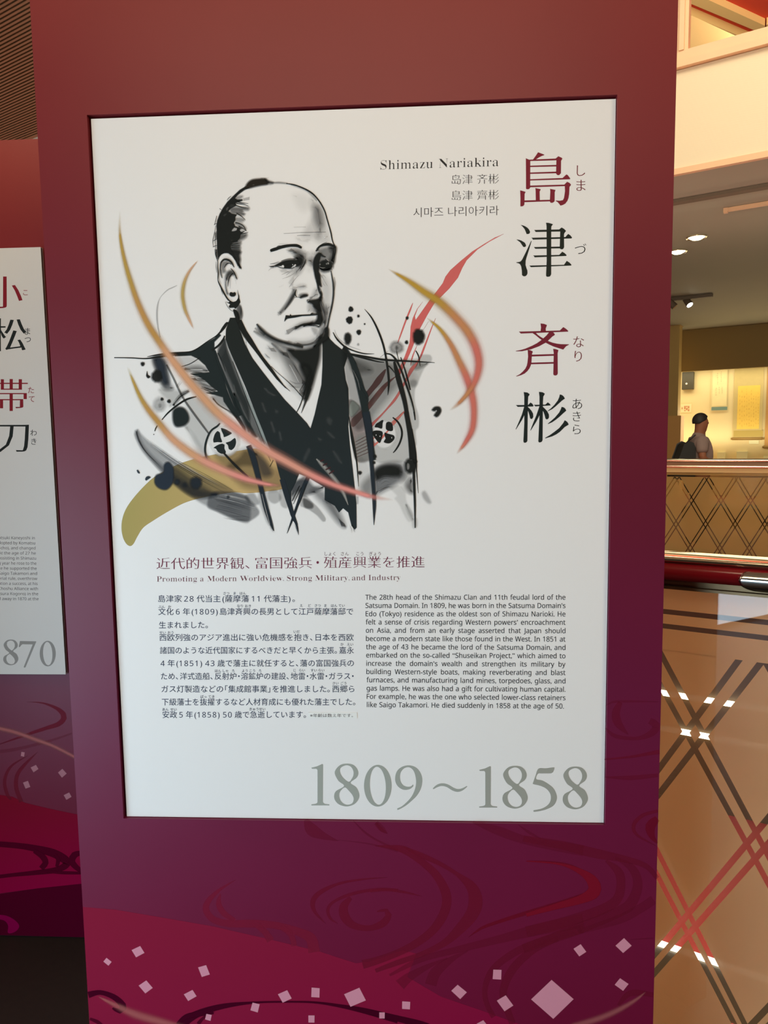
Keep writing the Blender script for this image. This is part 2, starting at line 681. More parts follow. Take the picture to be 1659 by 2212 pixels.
def draw_portrait(p):
    def G(pts, v, f, col=INK, **k):
        p.fill(pts, col, ga(v), f, **k)

    def S(pts, w, v=42, col=INK, f=0.8, **k):
        p.stroke(pts, w, col, ga(v), f, **k)

    def H(pts, a, f, **k):
        p.fill(pts, PAPER, a * a, f, **k)

    GREEN = pig((70, 76, 66))
    SLATE = pig((48, 55, 63))
    # --- sleeve and shoulder washes, left
    p.frame('D1')
    G([(940, 960), (1050, 935), (1160, 950), (1290, 1090), (1345, 1170), (1370, 1230), (1240, 1400), (1190, 1500), (1210, 1640), (1110, 1540), (1010, 1360), (930, 1270), (990, 1150), (960, 1050)], 182, 8, GREEN)
    G([(945, 1280), (1060, 1400), (1180, 1600), (1230, 1659), (1130, 1659), (1040, 1500)], 195, 8, GREEN)
    G([(630, 830), (760, 825), (860, 850), (985, 845), (910, 915), (840, 985), (800, 1030), (750, 1040), (740, 980), (660, 900)], 176, 8, GREEN)
    G([(545, 480), (640, 450), (720, 500), (745, 640), (765, 760), (795, 830), (700, 840), (640, 760), (600, 640)], 110, 10, SLATE)
    G([(570, 470), (650, 460), (700, 540), (715, 640), (740, 760), (690, 780), (640, 700), (600, 600)], 70, 12, SLATE)
    G([(850, 450), (1000, 440), (1090, 480), (1190, 570), (1220, 625), (1000, 620), (900, 560)], 186, 8)
    G([(920, 590), (1040, 560), (1150, 570), (1210, 625), (1030, 630)], 130, 10)
    G([(1020, 700), (1120, 700), (1260, 790), (1330, 850), (1200, 870), (1090, 780)], 130, 14)
    G([(1250, 920), (1380, 905), (1500, 1090), (1420, 1060), (1310, 990)], 150, 8)
    p.dry([(980, 650), (1100, 655), (1250, 690)], 60, INK, 12, seed=3)
    p.dry([(1040, 720), (1180, 740), (1330, 800)], 90, INK, 12, seed=4)
    p.dry([(1130, 790), (1240, 830), (1340, 870)], 70, INK, 12, seed=5)
    p.dry([(800, 1000), (880, 910), (1000, 850)], 50, INK, 9, .7, seed=6)
    p.dry([(830, 820), (860, 780), (900, 730)], 30, INK, 5, .5, seed=16)
    G([(800, 1010), (860, 920), (930, 860), (990, 860), (900, 930), (830, 1010)], 120, 6)
    # shoulder mass
    G([(800, 400), (990, 388), (1080, 352), (1200, 270), (1290, 222), (1340, 160), (1370, 190), (1290, 270), (1290, 330), (1310, 430), (1350, 560), (1400, 680), (1440, 830), (1500, 980), (1570, 1130), (1659, 1290), (1659, 1345), (1580, 1230), (1500, 1120), (1400, 980), (1390, 930), (1290, 900), (1190, 875), (1330, 860), (1250, 800), (1180, 730), (1100, 680), (1000, 650), (1120, 640), (1230, 630), (1180, 550), (1090, 470), (1010, 432), (820, 440)], 44, 2.5, TEAL, smooth=False)
    G([(1270, 940), (1340, 1010), (1430, 1070), (1520, 1110), (1560, 1180), (1440, 1090), (1330, 1020)], 90, 4, TEAL)
    # lapel lining
    G([(1330, 350), (1410, 230), (1430, 330), (1470, 460), (1540, 650), (1620, 850), (1700, 1040), (1700, 1350), (1560, 1100), (1480, 900), (1410, 700), (1350, 500)], 92, 6, TEAL)
    H([(1330, 345), (1405, 260), (1412, 330), (1390, 420), (1345, 470)], .42, 6)
    H([(1400, 480), (1440, 470), (1500, 620), (1490, 680), (1430, 600)], .18, 6)
    S([(1295, 370), (1340, 520), (1420, 720), (1500, 920), (1600, 1150)], [20, 34, 30, 40, 50], 46, TEAL, 1.5)
    S([(1330, 400), (1380, 500), (1420, 620)], [10, 8, 5], 50)
    p.frame('D2')
    G([(0, 420), (60, 520), (140, 700), (230, 900), (330, 1100), (420, 1290), (500, 1440), (560, 1480), (620, 1520), (560, 1380), (470, 1170), (380, 960), (280, 720), (190, 500), (130, 360), (90, 240), (30, 330)], 96, 6, TEAL)
    G([(200, 880), (300, 1060), (400, 1250), (470, 1400), (400, 1370), (300, 1170), (210, 1000)], 60, 6, TEAL)
    p.stroke([(250, 690), (330, 870), (400, 1030), (480, 1220), (560, 1400), (640, 1540)], [6, 22, 30, 36, 46, 40], pig((170, 182, 180)), .8, 2)
    S([(180, 500), (250, 690), (330, 900), (400, 1080), (480, 1280), (560, 1490)], [5, 6, 7, 7, 6, 5], 40)
    p.stroke([(260, 980), (320, 1120), (380, 1230)], [8, 20, 6], PAPER, .09, 3)
    p.stroke([(190, 780), (225, 890)], [14, 6], PAPER, .06, 3)
    # --- right sleeve washes
    p.frame('D3')
    G([(300, 720), (700, 740), (1100, 745), (1150, 705), (1200, 695), (1270, 705), (1285, 770), (1200, 860), (1135, 1000), (1090, 1110), (1085, 1260), (1130, 1430), (1130, 1560), (1095, 1610), (1105, 1770), (1060, 1800), (1080, 1940), (800, 1990), (580, 1940), (540, 1600), (480, 1300), (380, 1000), (300, 850)], 176, 4, GREEN)
    G([(1050, 780), (1180, 800), (1240, 800), (1180, 850), (1080, 880)], 150, 6, GREEN)
    for pts, c in (
        ([(1165, 690), (1100, 830), (1020, 960), (930, 1120), (860, 1240), (760, 1350), (660, 1460), (545, 1590), (555, 1530), (700, 1390), (830, 1230), (900, 1120), (985, 960), (1030, 860), (1100, 790)], (182, 100, 95)),
        ([(965, 1370), (900, 1420), (830, 1520), (720, 1660), (580, 1800), (570, 1760), (700, 1620), (830, 1480)], (190, 112, 102)),
        ([(870, 950), (780, 1040), (640, 1230), (500, 1400), (350, 1560), (330, 1470), (480, 1330), (640, 1130), (740, 1030)], (120, 84, 80)),
        ([(740, 870), (690, 1010), (600, 1120), (500, 1230), (480, 1180), (570, 1060), (640, 960)], (112, 82, 80)),
    ):
        p.fill(pts, pig(c), .95, 1.0)
    p.fill([(310, 715), (600, 760), (840, 800), (880, 900), (840, 1000), (740, 1110), (640, 1130), (560, 1260), (480, 1230), (420, 1000), (340, 820)], INK, .58, 16)
    p.fill([(330, 760), (450, 790), (545, 850), (560, 900), (430, 920), (380, 860)], INK, .6, 14)
    p.fill([(520, 1260), (700, 1120), (850, 1010), (900, 1060), (760, 1230), (620, 1400), (540, 1540)], INK, .5, 14)
    p.fill([(900, 880), (1060, 900), (1110, 1010), (1080, 1080), (980, 1080)], INK, .22, 10)
    p.blob((1070, 1040), 45, 45, INK, .4, 6)
    p.fill([(600, 1230), (760, 1150), (830, 1080), (860, 1130), (720, 1290), (600, 1380)], PAPER, .05, 8)
    # between lapel and robe
    p.fill([(295, 1240), (420, 1310), (500, 1450), (560, 1800), (575, 1940), (380, 1960), (330, 1650), (305, 1450)], pig((120, 98, 95)), .8, 5)
    p.fill([(330, 1250), (400, 1290), (420, 1340), (330, 1440), (300, 1350)], pig((160, 168, 160)), .9, 5)
    p.fill([(380, 1700), (500, 1660), (570, 1800), (585, 1940), (400, 1960)], pig((150, 155, 150)), .7, 10)
    for k in range(6):
        S([(375, 1740 + k * 38), (560, 1640 + k * 42)], [5, 7], 70, pig((90, 60, 58)))
    # crest paper disc, right
    p.blob((720, 1650), 140, 165, PAPER, .93, 6, 0.02)
    S([(560, 1720), (600, 1690), (650, 1640)], [10, 12, 8], 50, pig((205, 118, 108)))
    S([(575, 1800), (640, 1745), (700, 1680), (770, 1600)], [22, 20, 24, 14], 40, pig((208, 118, 106)))
    S([(820, 1540), (880, 1465), (960, 1375)], [22, 26, 12], 40, pig((190, 110, 100)))
    for q in ([(605, 1565), (618, 1528), (660, 1500), (690, 1480), (710, 1480), (700, 1520), (692, 1580), (640, 1568)],
              [(745, 1508), (790, 1502), (818, 1530), (822, 1603), (780, 1610), (740, 1588)],
              [(580, 1618), (622, 1602), (698, 1620), (690, 1700), (664, 1754), (618, 1710), (586, 1660)],
              [(722, 1628), (760, 1640), (836, 1664), (838, 1710), (782, 1757), (712, 1742), (735, 1700), (725, 1670)]):
        G(q, 36, 0.8)
    for c in ((622, 1658), (668, 1672), (808, 1690)):
        p.blob(c, 5, 8, PAPER, .8, .8)
    S([(820, 1447), (880, 1500), (922, 1580), (930, 1660), (905, 1750), (860, 1830), (825, 1870)], [14, 22, 24, 24, 22, 18, 8])
    # lower right washes
    p.frame('D6')
    G([(390, 600), (470, 560), (540, 650), (560, 900), (470, 1000), (410, 900)], 195, 10)
    G([(440, 900), (520, 780), (590, 760), (600, 960), (520, 1010)], 150, 14)
    G([(590, 725), (650, 640), (800, 605), (930, 615), (965, 720), (935, 800), (850, 870), (740, 930), (620, 985), (600, 900)], 110, 14, SLATE)
    G([(600, 720), (680, 650), (790, 630), (900, 660), (910, 750), (850, 770), (720, 765), (630, 800)], 66, 12)
    p.dry([(610, 860), (720, 790), (880, 810)], 100, INK, 10, .5, seed=9)
    p.dry([(620, 960), (740, 890), (850, 870)], 50, INK, 10, .5, seed=10)
    G([(900, 700), (1040, 740), (1062, 960), (960, 900)], 170, 14)
    G([(980, 880), (1050, 800), (1060, 960), (1010, 960)], 140, 12)
    G([(790, 905), (900, 880), (970, 950), (985, 1060), (1060, 1200), (1060, 1285), (1010, 1310), (960, 1240), (900, 1110), (840, 1030), (870, 1000)], 196, 4, GREEN)
    G([(980, 1100), (1060, 1230), (1055, 1290), (1000, 1200)], 175, 6, GREEN)
    G([(1050, 1290), (1110, 1270), (1115, 1370), (1060, 1390)], 190, 4)
    G([(1165, 970), (1200, 940), (1245, 1000), (1282, 1085), (1240, 1090), (1190, 1040)], 168, 6)
    G([(385, 1010), (410, 1010), (410, 1100), (390, 1100)], 170, 3)
    # --- lower left washes
    p.frame('D4')
    p.fill([(338, 90), (370, 38), (420, 100), (520, 190), (700, 310), (880, 440), (1100, 560), (1400, 700), (1540, 790), (1700, 880), (1700, 1150), (1500, 1100), (1300, 1010), (1060, 880), (860, 740), (640, 540), (460, 330), (370, 180)], SLATE, .58, 6)
    p.fill([(345, 100), (372, 60), (410, 180), (500, 310), (680, 480), (860, 620), (1100, 760), (1330, 815), (1180, 860), (1000, 830), (800, 690), (600, 480), (430, 290)], SLATE, .7, 10)
    p.fill([(700, 500), (820, 500), (1000, 620), (1250, 780), (1300, 830), (1080, 860), (860, 720)], NAVY, .65, 10)
    p.dry([(430, 120), (700, 330), (1000, 520), (1400, 740)], 40, PAPER, 8, .4, (.4, 1.0), seed=12)
    p.dry([(480, 190), (760, 400), (1100, 610), (1500, 820)], 60, SLATE, 10, .45, (.5, 1.6), seed=13)
    S([(860, 420), (1200, 590), (1510, 770)], [4, 4, 3], 90)
    p.frame('D5')
    p.fill([(-60, 960), (200, 960), (340, 1000), (400, 1060), (500, 1190), (440, 1270), (340, 1310), (200, 1285), (0, 1195), (-120, 1130)], SLATE, .66, 5)
    p.dry([(-60, 1060), (180, 1120), (480, 1210)], 160, SLATE, 16, .5, (.5, 2.2), seed=14)
    p.dry([(0, 1000), (200, 1040), (400, 1090)], 60, PAPER, 6, .45, (.4, 1.2), seed=15)
    p.dry([(60, 1240), (220, 1270), (420, 1270)], 60, NAVY, 8, .5, (.5, 1.4), seed=17)
    G([(-30, 500), (200, 470), (420, 430), (560, 560), (640, 640), (740, 700), (780, 900), (560, 940), (300, 900), (100, 700)], 165, 14, pig((70, 62, 60)))
    G([(120, 640), (260, 540), (330, 460), (420, 520), (460, 640), (300, 640), (190, 690)], 150, 10)
    G([(440, 480), (560, 560), (650, 740), (540, 770), (480, 640)], 120, 12, SLATE)
    G([(500, 900), (580, 960), (640, 1300), (600, 1340), (540, 1200), (490, 1050)], 172, 5)
    G([(600, 960), (700, 930), (760, 1030), (690, 1095), (620, 1060)], 172, 4)
    G([(735, 940), (800, 930), (840, 1130), (760, 1120)], 176, 4)
    G([(330, 1000), (430, 970), (500, 1080), (470, 1110), (390, 1110)], 160, 5, SLATE)
    G([(990, 1020), (1040, 990), (1140, 1080), (1225, 1170), (1295, 1280), (1260, 1310), (1180, 1230), (1060, 1150), (990, 1120)], 165, 3)
    G([(1020, 1040), (1060, 1040), (1140, 1100), (1130, 1150), (1040, 1140)], 120, 4)
    G([(900, 840), (1060, 800), (1150, 880), (1270, 900), (1120, 980), (1030, 1000), (960, 960), (885, 990)], 110, 8, SLATE)
    G([(1120, 950), (1260, 940), (1400, 1110), (1520, 1370), (1420, 1300), (1280, 1130)], 140, 14, SLATE)
    S([(370, 400), (430, 560), (480, 750), (530, 950), (580, 1150), (640, 1330), (672, 1420)], [60, 70, 64, 54, 58, 40, 8], 44, NAVY, 3)
    p.stroke([(530, 980), (580, 1180), (625, 1340)], [4, 7, 5], PAPER, .5, 1)
    p.dry([(620, 1330), (655, 1400), (680, 1450)], 40, INK, 8, .7, (.4, .9), seed=18)
    # --- robe front
    def robe(x, y):
        t = max(0.0, min(1.0, (y - 720) / 400.0))
        a, b = pig((41, 45, 43)), pig((43, 51, 54))
        return tuple(u * (1 - t) + w * t for u, w in zip(a, b))
    p.frame('D2')
    p.fill([(150, -20), (120, 60), (100, 120), (95, 230), (130, 340), (190, 480), (260, 640), (330, 800), (400, 980), (470, 1160), (540, 1330), (600, 1490),
            (690, 1676), (740, 1866), (790, 2026), (830, 2186), (870, 2336), (905, 2410), (960, 2450), (930, 2370), (900, 2290), (885, 2230), (880, 2166), (880, 2056), (930, 1956), (975, 1846),
            (1070, 1880), (1280, 2006), (1280, 2156), (1400, 2226), (1450, 2306), (1500, 2256), (1560, 2306), (1600, 2466), (1640, 2510), (1662, 2486),
            (1659, 2206), (1634, 1956), (1612, 1756), (1582, 1506), (1562, 1276), (1572, 1166), (1567, 973), (1562, 823), (1532, 723), (1512, 573), (1560, 423), (1492, 363), (1402, 293), (1345, 235), (1305, 170),
            (1250, 250), (1254, 340), (1252, 560), (1240, 780), (1200, 950), (1160, 1130), (1110, 1300), (1070, 1240), (950, 1110), (800, 955), (680, 805), (540, 625), (420, 465), (330, 300), (270, 130), (240, -20)], robe, 1.0, 1.5, smooth=False)
    p.fill([(1500, 370), (1570, 400), (1640, 560), (1720, 900), (1760, 1250), (1640, 1300), (1560, 900), (1510, 600)], INK, .55, 10)
    for q in ([(530, 990), (560, 1040), (580, 1110), (550, 1080)], [(640, 1220), (690, 1340), (670, 1350)], [(740, 1340), (770, 1440), (750, 1450)],
              [(1200, 1410), (1250, 1440), (1220, 1450)], [(1310, 1340), (1360, 1370), (1400, 1420), (1350, 1400)], [(1380, 1570), (1440, 1630), (1480, 1720), (1420, 1660)],
              [(1300, 1200), (1330, 1170), (1370, 1210), (1340, 1260)], [(1090, 1540), (1110, 1560), (1040, 1700), (1030, 1650)], [(560, 820), (610, 860), (690, 910), (620, 890)], [(690, 1080), (730, 1100), (700, 1120)]):
        p.fill(q, PAPER, .03, 6)
    p.frame('D5')
    p.fill([(930, 850), (1060, 740), (1080, 790), (1040, 860), (1000, 960), (900, 1060), (880, 960)], SLATE, .62, 5)
    p.stroke([(1180, 560), (1260, 640), (1340, 730), (1420, 830), (1500, 960), (1560, 1110)], [10, 36, 34, 36, 30, 6], pig((205, 203, 196)), .72, 5)
    for a, b in (((1225, 590), (1270, 570)), ((1255, 640), (1310, 615)), ((1290, 690), (1350, 660)), ((1330, 740), (1390, 700))):
        S([a, b], [14, 18], 40, pig((70, 45, 48)), 2)
    p.fill([(1290, 1050), (1420, 1100), (1480, 1200), (1520, 1370), (1440, 1320), (1350, 1180)], SLATE, .4, 16)
    S([(1085, 770), (1030, 900), (965, 1080), (905, 1250), (830, 1450)], [46, 50, 34, 30, 5], 42, NAVY, 1.5)
    S([(770, 800), (830, 1000), (890, 1200), (945, 1350), (968, 1470)], [60, 66, 48, 28, 3], 42, NAVY, 1.5)
    S([(890, 1065), (980, 880)], [8, 10], 45)
    S([(905, 1100), (1000, 900)], [6, 8], 45)
    S([(1060, 850), (1000, 1040), (920, 1200)], [6, 8, 4], 45)
    S([(625, 655), (665, 575)], [6, 8], 45)
    S([(600, 510), (635, 590)], [5, 4], 45)
    p.dry([(860, 1340), (840, 1400), (826, 1450)], 26, INK, 6, .7, (.3, .8), seed=21)
    p.dry([(930, 1330), (955, 1400), (966, 1470)], 30, INK, 6, .7, (.3, .8), seed=22)
    p.dry([(1590, 1330), (1620, 1400), (1625, 1450)], 60, INK, 12, .8, (.4, .9), seed=23)
    # --- bold strokes right
    p.frame('D3')
    S([(240, 600), (330, 760), (400, 960), (450, 1150), (490, 1350), (530, 1560), (560, 1800), (585, 1960)], [40, 60, 80, 90, 84, 90, 74, 70], 46, TEAL, 3)
    S([(360, 900), (440, 1070), (510, 1180), (525, 1290)], [20, 34, 30, 6], 48, TEAL, 2)
    S([(225, 620), (280, 680), (310, 740)], [36, 24, 12])
    p.stroke([(345, 880), (400, 1000), (430, 1120)], [5, 9, 4], PAPER, .15, 1.5)
    S([(300, 1440), (318, 1600), (340, 1750), (385, 1945)], [6, 22, 24, 22], 42)
    S([(300, 685), (500, 722), (700, 757), (900, 770), (1100, 780), (1322, 793)], [16, 22, 24, 22, 18, 5])
    S([(310, 695), (500, 745), (640, 780), (718, 790)], [18, 22, 14, 8])
    S([(108, 430), (150, 505), (240, 595), (350, 650), (480, 685), (600, 688)], [8, 18, 20, 16, 14, 4])
    S([(125, 400), (170, 500), (280, 585), (435, 642)], [6, 14, 14, 6], 175)
    S([(150, 520), (230, 590), (290, 690)], [6, 18, 8])
    S([(485, 155), (570, 260), (650, 420), (715, 610), (755, 830), (773, 1000), (770, 1100), (762, 1180)], [4, 18, 24, 24, 26, 26, 20, 4])
    S([(742, 685), (800, 698), (860, 760), (920, 880), (980, 1050), (1040, 1230), (1075, 1380), (1088, 1480)], [16, 18, 26, 22, 26, 22, 20, 12])
    S([(838, 780), (880, 950), (930, 1130), (970, 1290), (1000, 1480), (1030, 1700), (1050, 1950)], [26, 60, 60, 52, 50, 56, 60], 44, INK, 2)
    p.stroke([(990, 1120), (1030, 1250), (1070, 1380)], [4, 14, 6], pig((168, 172, 165)), .8, 1)
    S([(915, 728), (960, 860), (1000, 1000), (1030, 1120)], [10, 16, 20, 14])
    S([(1095, 650), (1130, 720), (1147, 835)], [12, 15, 5])
    S([(770, 830), (810, 870), (840, 912)], [12, 14, 6])
    S([(865, 640), (875, 700), (890, 760)], [10, 8, 6])
    S([(670, 730), (720, 690), (770, 650)], [5, 6, 3], 120)
    for c, r, v in (((320, 155), 29, 44), ((303, 285), 40, 40), ((410, 237), 15, 44), ((485, 332), 9, 44), ((415, 430), 28, 48), ((408, 576), 14, 150), ((992, 260), 17, 42), ((985, 550), 20, 46)):
        p.blob(c, r, r * 1.12, INK, ga(v), 2.5, .1)
    p.blob((283, 505), 43, 72, INK, .97, 5)
    p.blob((865, 612), 84, 76, INK, .72, 7)
    p.blob((860, 610), 46, 40, PAPER, .34, 7)
    p.blob((868, 615), 18, 22, INK, .8, 5)
    p.blob((1130, 485), 70, 94, INK, .98, 6)
    p.blob((1172, 440), 26, 40, INK, .45, 6)
    p.fill([(1285, 1360), (1320, 1320), (1380, 1320), (1402, 1370), (1370, 1430), (1335, 1445), (1310, 1425), (1330, 1390), (1345, 1360), (1320, 1375)], INK, .95, 4)
    p.frame('D6')
    S([(500, 0), (540, 250), (560, 500), (575, 700), (590, 900), (603, 1100), (598, 1250), (595, 1350)], [90, 76, 56, 50, 44, 40, 22, 5], 44, NAVY, 3)
    S([(572, 960), (588, 1180), (600, 1290)], [4, 12, 4], 100)
    S([(310, 150), (350, 350), (390, 600), (412, 890)], [18, 22, 18, 4])
    S([(980, 0), (1030, 250), (1062, 450), (1075, 600), (1072, 700), (1078, 900), (1085, 1100), (1088, 1385)], [56, 62, 58, 44, 34, 30, 26, 12], 42, INK, 2)
    S([(1050, 200), (1095, 480), (1105, 700), (1125, 970)], [10, 16, 13, 4])
    p.blob((1030, 645), 72, 88, INK, .98, 7)
    p.blob((1005, 650), 12, 34, PAPER, .3, 4)
    p.blob((1090, 590), 22, 22, INK, .9, 4, .2)
    for c, r in (((610, 530), 18), ((598, 605), 17), ((428, 726), 22)):
        p.blob(c, r, r, INK, .95, 3, .12)
    # --- bold strokes left
    p.frame('D8')
    S([(965, 1180), (900, 1210), (830, 1245), (740, 1340), (700, 1450), (690, 1600), (705, 1750), (735, 1890)], [10, 14, 14, 8, 20, 24, 18, 10], 165)
    p.frame('D1')
    S([(93, 457), (300, 460), (470, 468), (620, 448), (800, 425), (960, 420)], [10, 13, 15, 26, 22, 6])
    S([(488, 446), (620, 422), (800, 402), (990, 388), (1080, 352), (1200, 268), (1330, 182), (1400, 100), (1440, 45), (1470, 40)], [6, 18, 20, 14, 12, 10, 14, 36, 30, 14])
    S([(1260, 370), (1340, 310), (1395, 240), (1412, 195)], [22, 24, 22, 16])
    S([(890, 565), (1000, 530), (1120, 455)], [8, 9, 7], 52)
    S([(718, 540), (800, 700), (870, 850), (930, 960), (1020, 1090), (1130, 1240), (1220, 1360)], [20, 24, 24, 24, 26, 26, 20], 105)
    S([(1075, 922), (960, 955), (850, 1022), (740, 1112), (662, 1200)], [14, 22, 22, 18, 10])
    S([(608, 1268), (590, 1300), (577, 1336)], [12, 13, 9])
    p.blob((567, 1374), 6, 6, INK, .95, .8)
    p.fill([(800, 1080), (860, 1045), (930, 1060), (980, 1130), (985, 1210), (930, 1270), (840, 1285), (800, 1240), (788, 1150)], TEAL, .98, 6)
    p.blob((633, 1018), 76, 86, INK, .52, 9)
    p.blob((632, 1020), 40, 48, PAPER, .3, 7)
    p.blob((640, 1030), 18, 24, INK, .5, 5)
    p.blob((433, 533), 24, 25, INK, .95, 3, .1)
    p.fill([(487, 617), (497, 662), (527, 682), (500, 706), (474, 676)], INK, .97, 2)
    p.blob((600, 680), 62, 74, INK, .93, 6)
    for c, r in (((664, 952), 18), ((747, 978), 22), ((805, 1020), 13)):
        p.blob(c, r, r, INK, .95, 2.5, .12)
    # crest, left
    p.blob((1410, 1450), 175, 175, PAPER, .95, 9, 0.02)
    S([(1355, 1240), (1325, 1275), (1250, 1330), (1200, 1430), (1178, 1540), (1190, 1640), (1215, 1700)], [14, 22, 22, 24, 24, 20, 8], 40, TEAL)
    for q in ([(1275, 1440), (1295, 1370), (1330, 1332), (1355, 1350), (1365, 1410), (1382, 1466), (1330, 1465), (1280, 1470)],
              [(1367, 1298), (1420, 1310), (1470, 1338), (1499, 1360), (1450, 1390), (1402, 1406), (1398, 1380), (1375, 1330)],
              [(1425, 1475), (1480, 1455), (1535, 1417), (1549, 1470), (1530, 1530), (1490, 1562), (1463, 1550), (1450, 1500)],
              [(1280, 1535), (1330, 1500), (1385, 1484), (1412, 1495), (1410, 1540), (1428, 1590), (1380, 1606), (1330, 1580), (1310, 1545)]):
        G(q, 40, 0.8, TEAL)
    p.frame('D4')
    S([(1400, 320), (1500, 430), (1590, 520), (1690, 610)], [24, 28, 30, 22], 80)
    # ink splats, lower left
    p.fill([(690, 460), (740, 430), (790, 480), (802, 560), (792, 680), (740, 750), (690, 765), (620, 740), (575, 680), (590, 590), (680, 550)], pig((47, 56, 66)), .98, 5)
    p.blob((842, 672), 30, 30, NAVY, .9, 5)
    p.blob((940, 706), 28, 30, NAVY, .75, 5)
    p.blob((1070, 680), 68, 72, NAVY, .9, 7)
    p.blob((1455, 848), 17, 18, NAVY, .85, 3)
    p.fill([(360, 530), (375, 522), (402, 560), (392, 572), (372, 560)], pig((52, 62, 70)), .95, 1.5)
    p.fill([(462, 640), (475, 608), (510, 598), (532, 612), (500, 638), (475, 655)], pig((52, 62, 70)), .95, 1.5)

    # ================= head
    p.frame('D2')
    G([(620, 330), (760, 350), (880, 430), (950, 520), (1000, 640), (1060, 760), (1010, 930), (960, 880), (880, 810), (820, 640), (760, 500), (660, 420)], 165, 20)
    G([(780, 380), (900, 430), (980, 560), (1060, 700), (1050, 800), (980, 760), (900, 620), (820, 500)], 130, 20)
    G([(840, 360), (950, 352), (1060, 350), (1160, 310), (1236, 245), (1236, 330), (1222, 480), (1180, 640), (1130, 820), (1070, 960), (1022, 950), (1050, 850), (1070, 720), (1030, 640), (960, 510), (880, 430)], 42, 10)
    G([(990, 560), (1080, 560), (1120, 700), (1060, 880), (1010, 880), (1040, 740)], 70, 12)
    p.dry([(1040, 880), (1090, 740), (1150, 560)], 90, INK, 14, .8, seed=31)
    p.dry([(850, 750), (930, 790), (1040, 780)], 60, INK, 10, .5, (.4, 1.0), seed=32)
    p.dry([(560, 400), (600, 440), (640, 470)], 40, INK, 5, .35, (.8, 2.0), seed=33)
    p.stroke([(860, 540), (920, 650), (970, 750)], [8, 14, 8], PAPER, .45, 4)
    S([(640, 560), (700, 620), (780, 690), (900, 800), (1020, 935)], [6, 6, 6, 8, 8], 50)
    S([(1030, 770), (1000, 820), (975, 860)], [5, 5, 4], 60)
    S([(1095, 680), (1060, 800), (1020, 930), (980, 1040), (943, 1110)], [6, 8, 10, 12, 8], 40)
    S([(1110, 820), (1060, 960), (1000, 1120)], [20, 26, 4], 70, INK, 3)
    # neck band, dark inner collar stroke
    p.frame('C3')
    G([(555, 1090), (600, 1180), (640, 1240), (670, 1235), (705, 1310), (760, 1425), (860, 1580), (960, 1750), (1060, 1900), (1180, 2050), (1290, 2212), (1420, 2390), (1530, 2500), (1440, 2440), (1290, 2290), (1100, 2050), (960, 1860), (820, 1680), (700, 1530), (640, 1420), (600, 1300), (570, 1180)], 40, 1.2, smooth=False)
    G([(520, 1060), (570, 1060), (620, 1130), (640, 1250), (600, 1300), (560, 1200)], 40, 1.5)
    G([(590, 960), (655, 975), (690, 1090), (692, 1180), (660, 1245), (610, 1190), (580, 1060)], 95, 4)
    p.dry([(640, 980), (660, 1080), (640, 1220)], 80, INK, 12, .7, (.4, 1.0), seed=34)
    G([(378, 912), (430, 940), (468, 962), (445, 1000), (458, 1026), (540, 1022), (560, 1045), (610, 990), (650, 930), (646, 898), (628, 840), (605, 860), (580, 905), (520, 925), (470, 905), (440, 930)], 40, 1.0, smooth=False)
    S([(385, 925), (430, 1010), (480, 1065), (520, 1090)], [5, 7, 7, 4], 60)
    S([(640, 1420), (680, 1560), (760, 1720)], [4, 10, 4], 90)
    S([(740, 1580), (760, 1700), (800, 1800)], [4, 6, 4], 90)
    p.stroke([(640, 1420), (690, 1500), (760, 1600), (740, 1650), (690, 1540)], [4, 10, 6, 4, 4], pig((150, 155, 150)), .7, 1.2)
    # hair
    p.frame('C1')
    G([(480, 640), (700, 635), (805, 640), (795, 690), (690, 702), (735, 760), (690, 790), (600, 770), (480, 740)], 100, 7)
    G([(550, 820), (690, 830), (725, 870), (660, 905), (550, 890)], 130, 7)
    G([(550, 920), (680, 930), (760, 1010), (750, 1050), (640, 1010)], 130, 6)
    G([(550, 1080), (640, 1105), (762, 1108), (752, 1170), (640, 1235), (550, 1250)], 86, 8)
    G([(470, 1265), (665, 1248), (650, 1320), (662, 1360), (640, 1400), (470, 1410)], 100, 6)
    G([(470, 1395), (640, 1395), (668, 1430), (642, 1490), (656, 1560), (642, 1640), (655, 1725), (600, 1640), (540, 1500)], 76, 7)
    HB = [(735, 272), (640, 328), (520, 440), (420, 540), (340, 650), (280, 760), (240, 870), (225, 960), (230, 1060), (228, 1160), (235, 1260), (235, 1360), (245, 1470), (255, 1570), (275, 1520), (310, 1470), (370, 1447), (440, 1455), (500, 1500), (560, 1580), (610, 1685), (618, 1670), (580, 1540), (530, 1450), (490, 1400), (480, 1330), (500, 1275), (600, 1240), (640, 1180), (655, 1115), (730, 1065), (640, 1000), (560, 970), (535, 915), (560, 870), (560, 810), (590, 770), (500, 750), (440, 705), (480, 660), (580, 610), (570, 565), (690, 522), (690, 498), (600, 500), (556, 480), (600, 425), (720, 335), (815, 296)]
    G(HB, 40, 2.0, smooth=False)
    for q in ([(560, 535), (680, 560), (792, 573)], [(580, 572), (700, 585), (796, 616)], [(560, 600), (680, 640), (765, 650)], [(580, 745), (660, 790), (742, 865)],
              [(560, 905), (690, 955), (757, 1060)], [(620, 975), (700, 1020), (757, 1062)], [(640, 1115), (720, 1100), (792, 1078)], [(490, 1318), (580, 1325), (650, 1318)],
              [(490, 1350), (580, 1356), (640, 1352)], [(480, 1290), (560, 1290), (620, 1280)], [(500, 1240), (580, 1240), (640, 1220)], [(540, 1520), (600, 1620), (650, 1725)]):
        S(q, [16, 13, 4])
